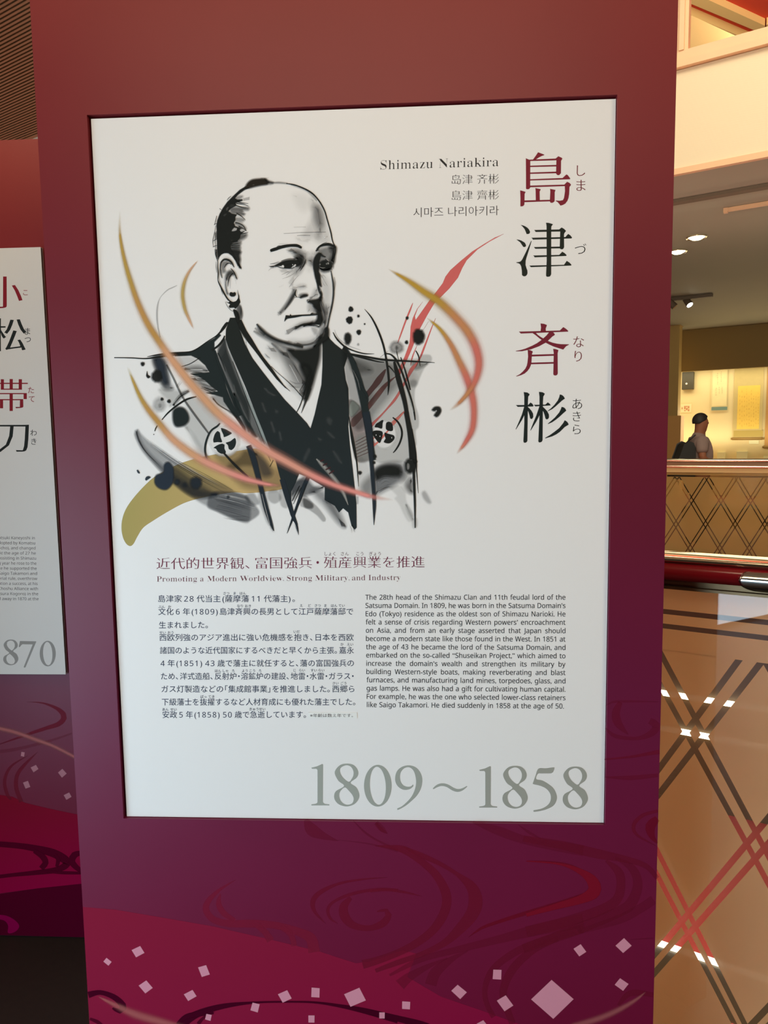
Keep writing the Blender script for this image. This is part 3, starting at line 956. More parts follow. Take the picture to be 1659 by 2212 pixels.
    for q, a in (([(500, 1062), (545, 1000), (592, 1012), (582, 1045)], .7), ([(642, 1042), (690, 1020), (735, 1052), (660, 1072)], .75), ([(560, 880), (620, 845), (690, 860), (640, 890)], .4),
                 ([(600, 1225), (640, 1222), (630, 1240)], .5), ([(400, 660), (445, 630), (410, 700)], .3), ([(350, 780), (410, 745), (370, 800)], .2), ([(430, 720), (560, 690), (690, 720), (560, 725)], .25),
                 ([(470, 590), (560, 600), (480, 640)], .15), ([(410, 1110), (430, 1090), (425, 1135)], .12), ([(480, 1220), (520, 1210), (500, 1240)], .15)):
        H(q, a, 2)
    G([(700, 482), (815, 452), (812, 508), (705, 526)], 168, 1.5, smooth=False)
    G([(560, 480), (620, 430), (700, 440), (640, 500)], 140, 6)
    for q in ([(230, 790), (215, 870), (190, 950)], [(215, 960), (195, 1080), (165, 1220), (172, 1340)], [(163, 1342), (200, 1325), (242, 1310)], [(210, 1090), (203, 1230), (216, 1350)],
              [(172, 1232), (205, 1215), (238, 1200)], [(198, 1380), (210, 1480), (242, 1592)], [(280, 658), (300, 675), (322, 690)], [(205, 1340), (230, 1450), (240, 1560)], [(228, 1390), (215, 1460), (235, 1530)],
              [(415, 510), (450, 470), (486, 440)], [(185, 950), (215, 930), (235, 930)]):
        S(q, [7, 10, 5], 60)
    G([(190, 1090), (225, 1060), (235, 1200), (215, 1210)], 130, 3)
    G([(205, 1390), (240, 1380), (245, 1560), (225, 1520)], 110, 3)
    # topknot and skull outline
    G([(735, 288), (775, 205), (850, 150), (960, 132), (1090, 128), (1130, 165), (1152, 200), (1130, 238), (1020, 255), (900, 280), (800, 306)], 44, 5, pig((46, 42, 36)))
    G([(1080, 140), (1150, 160), (1240, 195), (1230, 225), (1150, 235)], 110, 5)
    S([(1010, 125), (1100, 122), (1160, 116)], [8, 10, 5], 170)
    H([(860, 245), (890, 235), (900, 248)], .3, 2)
    p.frame('C2')
    S([(150, 190), (250, 205), (360, 203), (500, 218)], [30, 30, 34, 26], 130, INK, 3)
    S([(480, 218), (600, 238), (700, 268), (840, 330), (950, 402), (1040, 500), (1110, 605), (1165, 720), (1205, 860), (1240, 980), (1272, 1100), (1300, 1240), (1345, 1335)], [14, 24, 22, 26, 26, 24, 24, 22, 22, 22, 24, 20, 18], 56)
    S([(560, 245), (700, 285), (840, 345), (940, 430), (1020, 530)], [10, 30, 30, 40, 16], 165, INK, 4)
    # brow shade
    G([(600, 420), (760, 400), (900, 470), (905, 620), (800, 720), (680, 640)], 208, 16, GREEN)
    G([(925, 480), (1010, 520), (1090, 620), (1155, 760), (1185, 900), (1220, 1050), (1240, 1250), (1100, 1290), (1000, 1250), (940, 1190), (830, 1180), (770, 1150), (800, 1040), (880, 900), (925, 750), (905, 620)], 192, 12)
    G([(950, 620), (1040, 600), (1110, 700), (1140, 850), (1125, 1020), (1060, 1080), (1000, 960), (960, 830)], 166, 14)
    G([(1010, 640), (1070, 660), (1110, 800), (1120, 950), (1050, 960), (1000, 800)], 178, 14)
    G([(660, 1170), (800, 1190), (900, 1230), (760, 1290), (690, 1250)], 208, 14, GREEN)
    G([(1010, 1090), (1080, 1100), (1080, 1180), (1010, 1180)], 185, 10)
    H([(1140, 1175), (1165, 1155), (1180, 1175), (1155, 1192)], .9, 2)
    H([(1190, 1160), (1208, 1145), (1205, 1170)], .8, 2)
    S([(612, 993), (720, 990), (826, 990)], [8, 9, 7], 168)
    S([(435, 1105), (560, 1098), (700, 1087), (1000, 1080), (1178, 1077)], [9, 9, 10, 12, 10], 138)
    S([(670, 1140), (780, 1135), (905, 1139)], [12, 16, 12], 158)
    # left brow and eye
    S([(345, 1290), (430, 1285), (512, 1284)], [12, 12, 6], 180, INK, 3)
    G([(190, 1392), (300, 1345), (420, 1308), (560, 1290), (680, 1294), (758, 1342), (745, 1372), (680, 1346), (560, 1338), (420, 1365), (300, 1402), (205, 1428)], 38, 1.0)
    for q in ([(195, 1385), (250, 1365), (330, 1350)], [(183, 1412), (240, 1392), (300, 1375)], [(195, 1430), (260, 1412), (330, 1392)], [(690, 1345), (720, 1360), (752, 1366)], [(310, 1335), (340, 1322), (380, 1318)]):
        S(q, [4, 9, 5])
    G([(515, 1390), (620, 1365), (740, 1388), (800, 1470), (802, 1560), (780, 1640), (720, 1700), (640, 1680), (680, 1600), (640, 1510), (590, 1450)], 150, 14)
    G([(600, 1420), (700, 1410), (770, 1470), (780, 1540), (700, 1520), (640, 1490)], 130, 12)
    G([(630, 1520), (720, 1500), (780, 1540), (790, 1610), (740, 1680), (650, 1650), (650, 1570)], 56, 11)
    G([(785, 1440), (850, 1440), (852, 1560), (805, 1640)], 178, 10)
    G([(190, 1690), (260, 1672), (330, 1632), (420, 1590), (540, 1568), (640, 1570), (720, 1600), (700, 1660), (640, 1692), (580, 1726), (480, 1722), (390, 1716), (320, 1692), (250, 1692)], 38, 3)
    S([(195, 1640), (270, 1632), (350, 1600)], [6, 18, 8], 120, INK, 3)
    S([(170, 1680), (210, 1690), (260, 1690)], [6, 24, 20], 110, INK, 4)
    S([(390, 1590), (470, 1565), (560, 1553), (640, 1560)], [10, 22, 26, 20], 96, INK, 5)
    H([(393, 1685), (405, 1665), (430, 1662), (445, 1682), (440, 1710), (405, 1706)], .97, 1.2)
    H([(600, 1702), (608, 1672), (638, 1645), (656, 1660), (632, 1694)], .92, 1.2)
    H([(583, 1655), (592, 1642), (602, 1655), (593, 1668)], .85, 1)
    G([(400, 1690), (500, 1660), (560, 1640), (585, 1690), (540, 1720), (440, 1715)], 34, 2)
    H([(393, 1687), (405, 1667), (428, 1664), (443, 1684), (436, 1708), (405, 1704)], .97, 1.0)
    S([(165, 1765), (205, 1722), (300, 1704)], [4, 8, 5], 120)
    S([(330, 1700), (450, 1735), (560, 1735)], [3, 6, 4], 200)
    G([(380, 1740), (500, 1738), (640, 1705), (740, 1660), (790, 1620), (760, 1740), (690, 1850), (600, 1950), (545, 2020), (560, 1900), (500, 1830)], 200, 14)
    G([(620, 1740), (740, 1660), (775, 1690), (720, 1790), (640, 1820)], 162, 14)
    for q in ([(398, 1830), (480, 1795), (600, 1740)], [(412, 1905), (530, 1860), (640, 1795)], [(530, 2055), (620, 1930), (700, 1840)], [(480, 1840), (540, 1790), (600, 1760)]):
        S(q, [5, 8, 4], 145, INK, 1.6)
    S([(345, 2050), (390, 2040), (432, 2010)], [20, 26, 14], 212, INK, 4)
    S([(830, 1560), (800, 1640), (755, 1720), (720, 1770)], [6, 14, 12, 4], 46)
    # nose bridge and right eye
    G([(865, 1560), (960, 1550), (975, 1640), (900, 1655)], 120, 12)
    G([(870, 1460), (960, 1420), (1000, 1480), (970, 1560), (890, 1560)], 188, 12)
    G([(930, 1640), (980, 1640), (990, 1760), (950, 1720)], 165, 10)
    G([(830, 1640), (920, 1650), (950, 1740), (860, 1780)], 208, 10, GREEN)
    G([(1060, 1370), (1200, 1335), (1345, 1350), (1332, 1500), (1312, 1640), (1255, 1745), (1150, 1765), (1080, 1730), (1040, 1600), (1000, 1500), (1020, 1420)], 118, 11)
    G([(1240, 1345), (1350, 1345), (1335, 1500), (1315, 1620), (1250, 1580), (1290, 1470)], 80, 11)
    H([(1110, 1500), (1190, 1410), (1270, 1385), (1285, 1480), (1220, 1555), (1140, 1550)], .28, 14)
    G([(1005, 1480), (1060, 1440), (1090, 1480), (1075, 1560), (1060, 1660), (1062, 1780), (1082, 1830), (1092, 1950), (1105, 2050), (1045, 2000), (1000, 1930), (972, 1820), (958, 1700), (955, 1600), (980, 1520)], 38, 3.5)
    S([(1080, 1450), (1120, 1500), (1180, 1520)], [30, 34, 10], 70, INK, 8)
    G([(1058, 1640), (1100, 1590), (1190, 1580), (1290, 1640), (1300, 1680), (1240, 1745), (1150, 1735), (1078, 1690)], 40, 5)
    G([(1070, 1690), (1150, 1720), (1240, 1700), (1270, 1740), (1200, 1775), (1110, 1770)], 80, 10)
    p.stroke([(1072, 1698), (1120, 1714), (1170, 1704)], [6, 16, 6], pig((160, 160, 155)), .75, 3)
    for c, r in (((1078, 1650), 9), ((1192, 1640), 10), ((1222, 1632), 14)):
        p.blob(c, r, r * 1.3, pig((175, 175, 170)), .8, 2)
    S([(1170, 1560), (1230, 1590), (1310, 1650)], [14, 10, 6], 46, INK, 2)
    p.stroke([(1190, 1560), (1215, 1575), (1240, 1600)], [4, 10, 4], PAPER, .55, 2)
    G([(1000, 1420), (1020, 1370), (1080, 1310), (1190, 1272), (1290, 1292), (1352, 1332), (1357, 1362), (1250, 1322), (1150, 1325), (1070, 1352), (1040, 1400)], 42, 2)
    for q in ([(1010, 1375), (1090, 1305), (1200, 1252)], [(1030, 1360), (1120, 1300), (1215, 1272)], [(1180, 1285), (1230, 1275), (1290, 1285)], [(1010, 1420), (1035, 1400), (1070, 1400)]):
        S(q, [4, 8, 4])
    S([(1352, 1335), (1348, 1430), (1330, 1530), (1312, 1640)], [14, 17, 14, 5], 42)
    S([(1310, 1640), (1318, 1690), (1315, 1730)], [18, 16, 8], 150, INK, 5)
    # nose, mouth, jaw
    p.frame('C4')
    S([(640, 690), (600, 790), (520, 920), (430, 1040), (350, 1130)], [60, 80, 78, 74, 70], 176, INK, 5)
    S([(620, 700), (590, 800), (510, 940), (430, 1050), (370, 1110)], [40, 66, 60, 54, 40], 130, INK, 7)
    S([(640, 740), (600, 830), (540, 930), (450, 1060)], [20, 44, 40, 14], 84, INK, 7)
    G([(325, 1110), (360, 1095), (400, 1110), (380, 1150), (345, 1165), (325, 1150)], 165, 3)
    S([(655, 700), (636, 760), (640, 800), (662, 835)], [8, 18, 18, 10])
    S([(670, 720), (675, 760), (668, 800)], [3, 5, 3], 130)
    S([(630, 845), (660, 835), (700, 838), (730, 850)], [6, 14, 10, 5], 110, INK, 3)
    G([(560, 680), (640, 640), (700, 610), (800, 618), (832, 658), (740, 690), (650, 705)], 194, 12)
    G([(700, 640), (800, 620), (820, 660), (740, 680)], 200, 10)
    G([(700, 800), (760, 770), (850, 772), (868, 800), (820, 830), (730, 852), (708, 830)], 96, 6)
    G([(718, 840), (790, 792), (862, 798), (850, 822), (780, 838), (735, 855)], 40, 4)
    G([(880, 870), (930, 800), (985, 690), (1030, 680), (1052, 760), (1050, 830), (960, 855)], 165, 9)
    S([(960, 830), (1000, 790), (1045, 790)], [4, 12, 6], 120, INK, 3)
    S([(1025, 540), (1050, 660), (1078, 740), (1100, 800), (1070, 860)], [40, 44, 50, 44, 24], 42, INK, 2.5)
    p.stroke([(1060, 640), (1085, 700), (1075, 740)], [6, 16, 6], pig((165, 165, 168)), .8, 3)
    G([(845, 890), (930, 880), (1040, 860), (1110, 820), (1112, 870), (1085, 920), (1092, 1000), (1105, 1080), (1050, 1090), (990, 1040), (930, 960), (865, 935)], 42, 5)
    S([(850, 880), (870, 910), (865, 935)], [8, 16, 8], 38, INK, 2)
    p.blob((868, 900), 7, 7, PAPER, .7, 1.5)
    G([(862, 960), (930, 950), (932, 1010), (900, 1090), (862, 1090)], 170, 8)
    G([(955, 980), (1080, 1040), (1100, 1110), (955, 1105)], 110, 10)
    G([(1010, 1090), (1080, 1075), (1115, 1130), (1135, 1250), (1090, 1345), (1060, 1372), (980, 1345), (890, 1330), (780, 1347), (850, 1312), (960, 1282), (1015, 1220), (1020, 1150)], 42, 6)
    G([(1060, 870), (1110, 860), (1150, 1000), (1190, 1130), (1200, 1250), (1150, 1330), (1120, 1250), (1120, 1120), (1080, 1000)], 120, 11)
    G([(1080, 430), (1180, 480), (1260, 600), (1270, 800), (1230, 1000), (1180, 1150), (1140, 1000), (1110, 860), (1100, 700)], 190, 14)
    for q in ([(1100, 450), (1150, 540), (1210, 640)], [(1110, 540), (1140, 610), (1170, 640)], [(1120, 430), (1150, 460), (1185, 500)]):
        S(q, [3, 6, 3], 150)
    S([(1100, 880), (1140, 980), (1150, 1060)], [4, 10, 4], 110, INK, 3)
    G([(480, 1470), (580, 1380), (700, 1300), (850, 1250), (970, 1250), (930, 1312), (800, 1345), (700, 1385), (620, 1412)], 168, 12)
    G([(620, 1390), (720, 1320), (860, 1290), (960, 1290), (900, 1335), (780, 1345), (700, 1380)], 120, 10)
    S([(640, 1395), (720, 1345), (800, 1325), (890, 1335), (980, 1345)], [4, 14, 18, 12, 10], 56, INK, 4)
    G([(470, 1155), (540, 1162), (550, 1132), (572, 1160), (700, 1148), (900, 1138), (930, 1113), (1010, 1128), (1040, 1140), (1000, 1158), (900, 1166), (760, 1172), (640, 1197), (500, 1217), (470, 1242), (445, 1272), (450, 1230)], 36, 1.6, smooth=False)
    p.stroke([(940, 1136), (970, 1134), (1000, 1142)], [3, 8, 4], pig((150, 150, 145)), .7, 2)
    G([(920, 1372), (1000, 1382), (1032, 1430), (990, 1500), (940, 1440)], 166, 5)
    G([(480, 1610), (600, 1580), (750, 1590), (900, 1560), (980, 1510), (1040, 1480), (1060, 1580), (960, 1660), (820, 1700), (650, 1690), (520, 1650)], 190, 12)
    G([(640, 1660), (860, 1645), (980, 1600), (1070, 1560), (1000, 1655), (880, 1705), (740, 1712)], 135, 12)
    G([(1150, 1010), (1260, 1000), (1240, 1150), (1210, 1300), (1185, 1420), (1120, 1520), (1060, 1580), (1040, 1500), (1070, 1400), (1120, 1320), (1140, 1200)], 165, 12)
    G([(1110, 1390), (1200, 1370), (1180, 1470), (1100, 1560), (1050, 1585), (1080, 1490)], 96, 12)
    S([(1270, 370), (1290, 480), (1310, 600), (1316, 750), (1302, 900), (1280, 1020), (1250, 1150), (1222, 1290), (1200, 1400), (1180, 1470)], [14, 24, 30, 32, 30, 28, 24, 22, 30, 40], 58, INK, 3)
    S([(1330, 480), (1342, 600), (1325, 720)], [10, 26, 10], 150, INK, 4)
    S([(1300, 900), (1290, 1000), (1260, 1140)], [4, 10, 4], 120, INK, 4)
    G([(1180, 1380), (1230, 1400), (1230, 1560), (1130, 1640), (1060, 1680), (960, 1720), (1060, 1580), (1140, 1500)], 44, 6)
    p.frame('C3')
    S([(885, 1435), (1000, 1500), (1150, 1580), (1300, 1660), (1500, 1740), (1600, 1790)], [26, 60, 70, 80, 80, 40], 130, INK, 9)
    S([(940, 1310), (1010, 1400), (1120, 1500), (1280, 1590), (1450, 1645), (1640, 1695), (1760, 1720)], [26, 60, 66, 60, 56, 56, 40], 72, INK, 9)
    S([(910, 1380), (980, 1440), (1080, 1510)], [30, 50, 40], 140, INK, 6)
    S([(1200, 1650), (1300, 1740), (1420, 1860)], [20, 50, 30], 130, INK, 8)
    S([(1080, 1830), (1120, 1880), (1180, 1940)], [40, 40, 20], 200, INK, 6)
    # ear
    p.frame('C1')
    S([(250, 1560), (252, 1700), (258, 1800), (255, 1940), (300, 2050), (355, 2160), (410, 2240)], [10, 16, 20, 12, 14, 16, 22], 60)
    S([(222, 1600), (222, 1700), (234, 1795)], [5, 12, 6], 90)
    S([(262, 1560), (285, 1500), (340, 1455), (400, 1448)], [4, 8, 8, 4], 60)
    S([(330, 1570), (390, 1530), (450, 1540), (510, 1590)], [16, 32, 26, 10], 196, INK, 3)
    S([(320, 1890), (300, 1800), (296, 1690), (312, 1610), (370, 1562), (440, 1572), (500, 1625), (540, 1705)], [8, 14, 18, 24, 32, 36, 34, 10], 52, INK, 2)
    G([(315, 1640), (350, 1595), (430, 1585), (440, 1630), (380, 1700), (395, 1780), (340, 1805), (312, 1740)], 118, 6)
    S([(365, 1710), (400, 1650), (450, 1625), (490, 1650)], [8, 14, 16, 10], 60, INK, 2)
    S([(310, 1740), (322, 1840), (340, 1900)], [6, 16, 8], 120, INK, 3)
    S([(290, 1700), (280, 1800), (275, 1900), (310, 1990)], [4, 8, 8, 4], 100)
    G([(398, 1800), (440, 1752), (510, 1745), (572, 1810), (592, 1915), (545, 1860), (480, 1850), (440, 1900), (405, 1970), (415, 2110), (432, 2190), (385, 2090), (372, 1900)], 140, 6)
    G([(400, 1830), (450, 1770), (510, 1770), (550, 1830), (480, 1840), (430, 1890), (400, 1930)], 100, 6)
    S([(478, 1718), (530, 1775), (562, 1840), (594, 1918)], [8, 15, 17, 6], 44)
    S([(525, 1800), (465, 1865), (436, 1960), (430, 2045)], [10, 20, 16, 5], 50, INK, 1.5)
    S([(490, 1850), (470, 1950), (470, 2080)], [6, 20, 8], 170, INK, 3)
    S([(540, 1860), (560, 1920), (578, 2000)], [6, 8, 3], 180)
    p.frame('C3')
    S([(255, 540), (320, 670), (380, 790), (440, 885), (520, 925), (590, 900), (622, 840), (612, 780), (600, 708)], [8, 14, 20, 26, 10, 14, 22, 12, 4], 42)
    S([(300, 650), (320, 730), (345, 795)], [4, 9, 4], 60)
    S([(440, 840), (490, 880), (540, 895)], [4, 12, 6], 190, INK, 3)
    G([(455, 775), (470, 748), (503, 748), (520, 760), (545, 745), (572, 762), (570, 800), (540, 826), (490, 826), (460, 806)], 40, 1.2)


def draw_splash(p):
    """coral paint splash under the ink"""
    C = pig((206, 104, 100))
    p.frame('D7')
    p.fill([(1140, 108), (1060, 140), (960, 200), (850, 270), (740, 360), (650, 440), (605, 500), (580, 560), (520, 640), (450, 730), (380, 830), (332, 897), (325, 862), (350, 795), (398, 728), (345, 795), (305, 880), (285, 960), (280, 1060), (275, 1110), (232, 1230), (200, 1300), (150, 1400), (190, 1400), (250, 1270), (290, 1180), (330, 1080), (370, 980), (440, 850), (500, 750), (560, 690), (640, 610), (720, 510), (760, 420), (800, 350), (900, 250), (1010, 178)], C, 1.0, .8, smooth=False)
    p.fill([(306, 740), (290, 800), (250, 900), (190, 1060), (165, 1112), (182, 1050), (235, 900), (280, 790)], C, 1, .8)
    p.fill([(516, 880), (490, 950), (440, 1090), (400, 1200), (372, 1260), (330, 1340), (350, 1290), (390, 1180), (430, 1080), (478, 960)], C, 1, .8)
    p.fill([(345, 1130), (320, 1200), (300, 1262), (285, 1320), (290, 1260), (315, 1190)], C, 1, .8)
    p.stroke([(450, 910), (420, 960), (400, 990)], [3, 4, 2], pig((190, 130, 110)), .8)


def draw_crescent(p):
    p.frame('PX')

    def c(x, y):
        t = max(0, min(1, (x - 265) / 330))
        return tuple(a * (1 - t) + b * t for a, b in zip(pig((166, 154, 96)), pig((200, 168, 116))))
    p.fill([(336.7, 1028.5), (374.7, 1007.7), (410.8, 994.1), (465.1, 981.5), (519.3, 973.3), (556, 969.6), (590, 985), (612, 1020), (614, 1053), (573, 1061.8), (533.3, 1065.4), (506, 1063.6), (470.5, 1068.3), (434.3, 1075.5), (398.2, 1086.4), (363.8, 1104.4), (331.3, 1124.3), (309.6, 1139.7), (296.9, 1158.7), (288.8, 1174), (281.5, 1179.5), (273.4, 1175), (266.2, 1162.3), (262.5, 1142.4), (264.4, 1120.7), (273.4, 1097.2), (291.5, 1071.9), (316.8, 1044.8)], c, 1.0, .8)


def draw_swooshes(p):
    p.frame('PX')
    GO, OC, AP, CO, PK = pig((184, 152, 78)), pig((190, 146, 84)), pig((212, 160, 122)), pig((222, 156, 136)), pig((228, 148, 138))
    p.stroke([(259.3, 455), (258.5, 493), (261.6, 525), (269.5, 564.5), (282.2, 608.8), (298, 654.6), (318.6, 699), (340.7, 733.7), (360.2, 762.3), (383.7, 793), (410.8, 827.4), (438, 858.2), (468.7, 890.7), (501.2, 917.8), (542.3, 949.7), (578.5, 975), (614.7, 994.9), (650.8, 1014.8), (687, 1032.9), (723.2, 1048), (750, 1057), (772.3, 1064), (808.5, 1074), (850, 1080)],
             [2.7, 6.8, 10.9, 14.9, 19.0, 21.7, 24.4, 25.7, 27.1, 29.9, 31.2, 32.6, 32.6, 32.6, 31.2, 31.2, 29.9, 27.1, 24.4, 20.3, 19.0, 17.6, 13.6, 4.0],
             [pig((196, 186, 136)), GO, GO, GO, GO, OC, OC, OC, AP, AP, AP, AP, AP, CO, CO, CO, CO, CO, PK, PK, PK, PK, PK, AP], .96, soft=True, step=4)
    p.stroke([(275, 792), (287.9, 823.8), (302.3, 856.4), (320.4, 885.3), (342.1, 912.4), (367.4, 943.2), (392.7, 964.9), (419.9, 984), (447, 999), (483.2, 1016), (519.3, 1030), (542.3, 1037.5), (578.5, 1046), (609, 1049)],
             [2.7, 9.4, 14.9, 20.3, 23.0, 25.7, 28.4, 29.9, 29.9, 27.1, 23.0, 19.0, 12.2, 4.0], [pig((190, 182, 116)), GO, GO, OC, OC, AP, AP, AP, CO, CO, PK, PK, PK, PK], .95, soft=True, step=4)
    p.stroke([(428, 562), (408.8, 586.6), (397.7, 612), (394.5, 638.8), (399.3, 667.3), (408.8, 691), (419, 712)], [2, 9, 13, 14, 13, 9, 2],
             [pig((208, 172, 140)), pig((205, 165, 130)), pig((190, 162, 98)), pig((184, 158, 90)), pig((188, 160, 96)), pig((205, 165, 130)), pig((208, 172, 140))], .9, soft=True, step=3)
    RG, RO, RR = pig((186, 150, 62)), pig((196, 136, 92)), pig((206, 116, 102))
    p.stroke([(921, 686), (949.3, 710.4), (972.8, 743.3), (991.6, 780.9), (1008, 816.2), (1019.8, 856.2), (1023.4, 891.4), (1019.8, 926.7), (1005.7, 954.9), (986, 981)],
             [2.7, 12.2, 19.0, 24.4, 28.4, 27.1, 24.4, 23.0, 16.3, 4.0], [RG, RG, RO, RO, RR, RR, RR, RR, RR, AP], .97, soft=True, step=4)
    p.stroke([(838, 581), (878.8, 605), (914, 629.5), (949.3, 653), (984.6, 686.9), (1010.4, 717.5), (1027, 750.4), (1034, 785.6), (1027, 820.9), (1010.4, 849), (989.3, 872.6), (971, 887)],
             [2.7, 16.3, 25.7, 31.2, 32.6, 33.9, 32.6, 29.9, 24.4, 17.6, 12.2, 4.0], [RG, RG, RG, pig((184, 146, 66)), RO, RO, RR, RR, RR, RO, RO, RG], .97, soft=True, step=4)


# ------------------------------------------------------------------ the big brushed title characters
TITLE = {
    ('K1', (126, 46, 56)): [
        [(308, 213), (350, 232), (372, 250), (370, 630), (372, 638), (355, 660), (325, 663), (310, 655), (310, 500)],
        [(485, 127), (577, 162), (570, 170), (540, 180), (500, 200), (452, 232), (410, 235), (450, 180)],
        [(350, 235), (745, 218), (752, 243), (365, 254)],
        [(735, 222), (778, 185), (825, 205), (838, 220), (818, 250), (816, 430), (790, 458), (765, 458), (745, 435), (750, 243)],
        [(365, 322), (755, 310), (755, 332), (365, 341)], [(365, 421), (755, 407), (755, 430), (365, 440)],
        [(365, 518), (840, 500), (895, 448), (915, 458), (950, 505), (948, 518), (365, 536)], [(365, 610), (880, 595), (880, 617), (365, 634)],
        [(865, 596), (905, 555), (940, 570), (963, 597), (940, 630), (935, 730), (925, 790), (910, 830), (880, 870), (845, 890), (810, 900), (795, 880), (770, 850), (738, 830), (745, 826), (800, 830), (845, 820), (860, 790), (868, 740), (875, 690), (872, 617)],
        [(225, 678), (303, 700), (300, 712), (290, 730), (287, 880), (275, 900), (262, 908), (232, 912), (228, 900), (230, 800)],
        [(445, 645), (522, 662), (520, 672), (508, 695), (510, 820), (452, 825), (450, 690)],
        [(658, 657), (736, 673), (734, 685), (726, 705), (724, 835), (710, 850), (690, 860), (665, 857), (655, 837), (662, 700)], [(285, 825), (665, 815), (662, 837), (285, 850)]],
    ('K1', (45, 48, 42)): [
        [(232, 1180), (270, 1187), (300, 1200), (330, 1220), (350, 1240), (368, 1275), (366, 1295), (350, 1310), (320, 1312), (290, 1240), (262, 1205)],
        [(172, 1390), (210, 1395), (240, 1405), (275, 1425), (295, 1440), (310, 1470), (308, 1488), (295, 1500), (270, 1497), (225, 1430), (195, 1408)],
        [(385, 1410), (391, 1415), (350, 1550), (315, 1660), (305, 1700), (303, 1760), (315, 1800), (330, 1840), (332, 1880), (322, 1905), (305, 1920), (285, 1925), (265, 1918), (252, 1905), (250, 1840), (240, 1780), (228, 1755), (210, 1738), (168, 1726), (170, 1720), (215, 1715), (235, 1705), (255, 1680), (300, 1590)],
        [(600, 1147), (640, 1150), (697, 1167), (697, 1175), (678, 1200), (675, 1230), (675, 1890), (665, 1915), (650, 1928), (620, 1931), (605, 1925), (600, 1910), (610, 1700), (608, 1200)],
        [(430, 1253), (790, 1245), (825, 1217), (860, 1235), (890, 1265), (865, 1300), (860, 1320), (862, 1500), (850, 1525), (840, 1531), (820, 1533), (805, 1525), (798, 1510), (805, 1275), (450, 1281), (440, 1265)],
        [(390, 1365), (880, 1355), (920, 1310), (950, 1328), (977, 1360), (970, 1375), (410, 1393), (402, 1378)], [(425, 1500), (805, 1493), (805, 1518), (445, 1525)],
        [(415, 1622), (790, 1614), (835, 1568), (870, 1588), (897, 1615), (895, 1628), (435, 1649), (428, 1635)], [(358, 1768), (860, 1757), (900, 1700), (940, 1725), (968, 1755), (965, 1768), (380, 1791), (370, 1778)]],
    ('K2', (118, 44, 56)): [
        [(520, 260), (570, 265), (612, 282), (610, 295), (595, 330), (598, 375), (520, 382), (528, 320)], [(208, 378), (800, 362), (850, 312), (890, 338), (922, 368), (918, 378), (235, 406), (222, 392)],
        [(645, 385), (705, 388), (728, 418), (722, 430), (690, 450), (660, 480), (600, 535), (500, 590), (380, 635), (250, 662), (165, 664), (162, 658), (230, 645), (300, 625), (400, 582), (470, 545), (540, 495), (610, 430)],
        [(405, 400), (450, 393), (480, 425), (530, 460), (600, 497), (650, 522), (700, 540), (760, 553), (820, 560), (930, 562), (932, 568), (890, 590), (850, 637), (840, 636), (760, 610), (700, 590), (640, 562), (580, 530), (500, 472), (450, 430)],
        [(335, 643), (370, 647), (405, 662), (407, 675), (397, 700), (388, 830), (380, 865), (360, 910), (330, 950), (290, 985), (240, 1008), (170, 1028), (168, 1022), (220, 995), (265, 955), (300, 915), (322, 870), (332, 820), (340, 740)],
        [(703, 627), (745, 633), (778, 645), (776, 660), (768, 690), (770, 985), (760, 1005), (740, 1014), (715, 1010), (705, 995), (712, 690)], [(390, 712), (715, 703), (715, 727), (390, 738)], [(380, 828), (712, 818), (712, 842), (380, 851)]],
    ('K2', (38, 44, 42)): [
        [(277, 1253), (330, 1260), (362, 1283), (358, 1298), (342, 1320), (338, 1400), (330, 1960), (320, 1978), (305, 1987), (280, 1987), (272, 1965), (285, 1700), (285, 1320)], [(165, 1442), (340, 1440), (375, 1405), (400, 1420), (420, 1450), (412, 1462), (190, 1468), (178, 1455)],
        [(285, 1460), (332, 1480), (290, 1580), (250, 1660), (165, 1796), (160, 1790), (200, 1700), (250, 1580)], [(328, 1462), (360, 1490), (390, 1525), (412, 1565), (416, 1610), (405, 1635), (388, 1645), (370, 1635), (360, 1590), (345, 1540), (328, 1510)],
        [(497, 1250), (550, 1256), (582, 1275), (578, 1290), (560, 1320), (555, 1400), (550, 1950), (540, 1970), (525, 1980), (500, 1984), (488, 1968), (505, 1600), (505, 1320)], [(425, 1438), (590, 1435), (625, 1403), (650, 1420), (668, 1443), (662, 1447), (445, 1461), (436, 1450)],
        [(505, 1455), (552, 1478), (510, 1580), (460, 1680), (378, 1812), (373, 1806), (410, 1710), (460, 1590)], [(548, 1462), (590, 1500), (620, 1535), (642, 1580), (643, 1620), (630, 1643), (608, 1650), (592, 1638), (580, 1590), (565, 1545), (548, 1515)],
        [(800, 1288), (830, 1295), (855, 1315), (873, 1345), (868, 1352), (830, 1378), (740, 1460), (690, 1500), (630, 1529), (626, 1524), (670, 1490), (720, 1440), (770, 1375), (790, 1330)],
        [(825, 1468), (850, 1472), (875, 1488), (893, 1518), (890, 1525), (850, 1560), (790, 1615), (740, 1655), (690, 1690), (630, 1717), (625, 1711), (680, 1665), (730, 1620), (790, 1550), (815, 1500)],
        [(870, 1662), (895, 1675), (915, 1695), (928, 1722), (920, 1730), (870, 1760), (800, 1830), (750, 1865), (690, 1895), (590, 1924), (585, 1917), (650, 1880), (720, 1830), (790, 1775), (850, 1700)]],
}

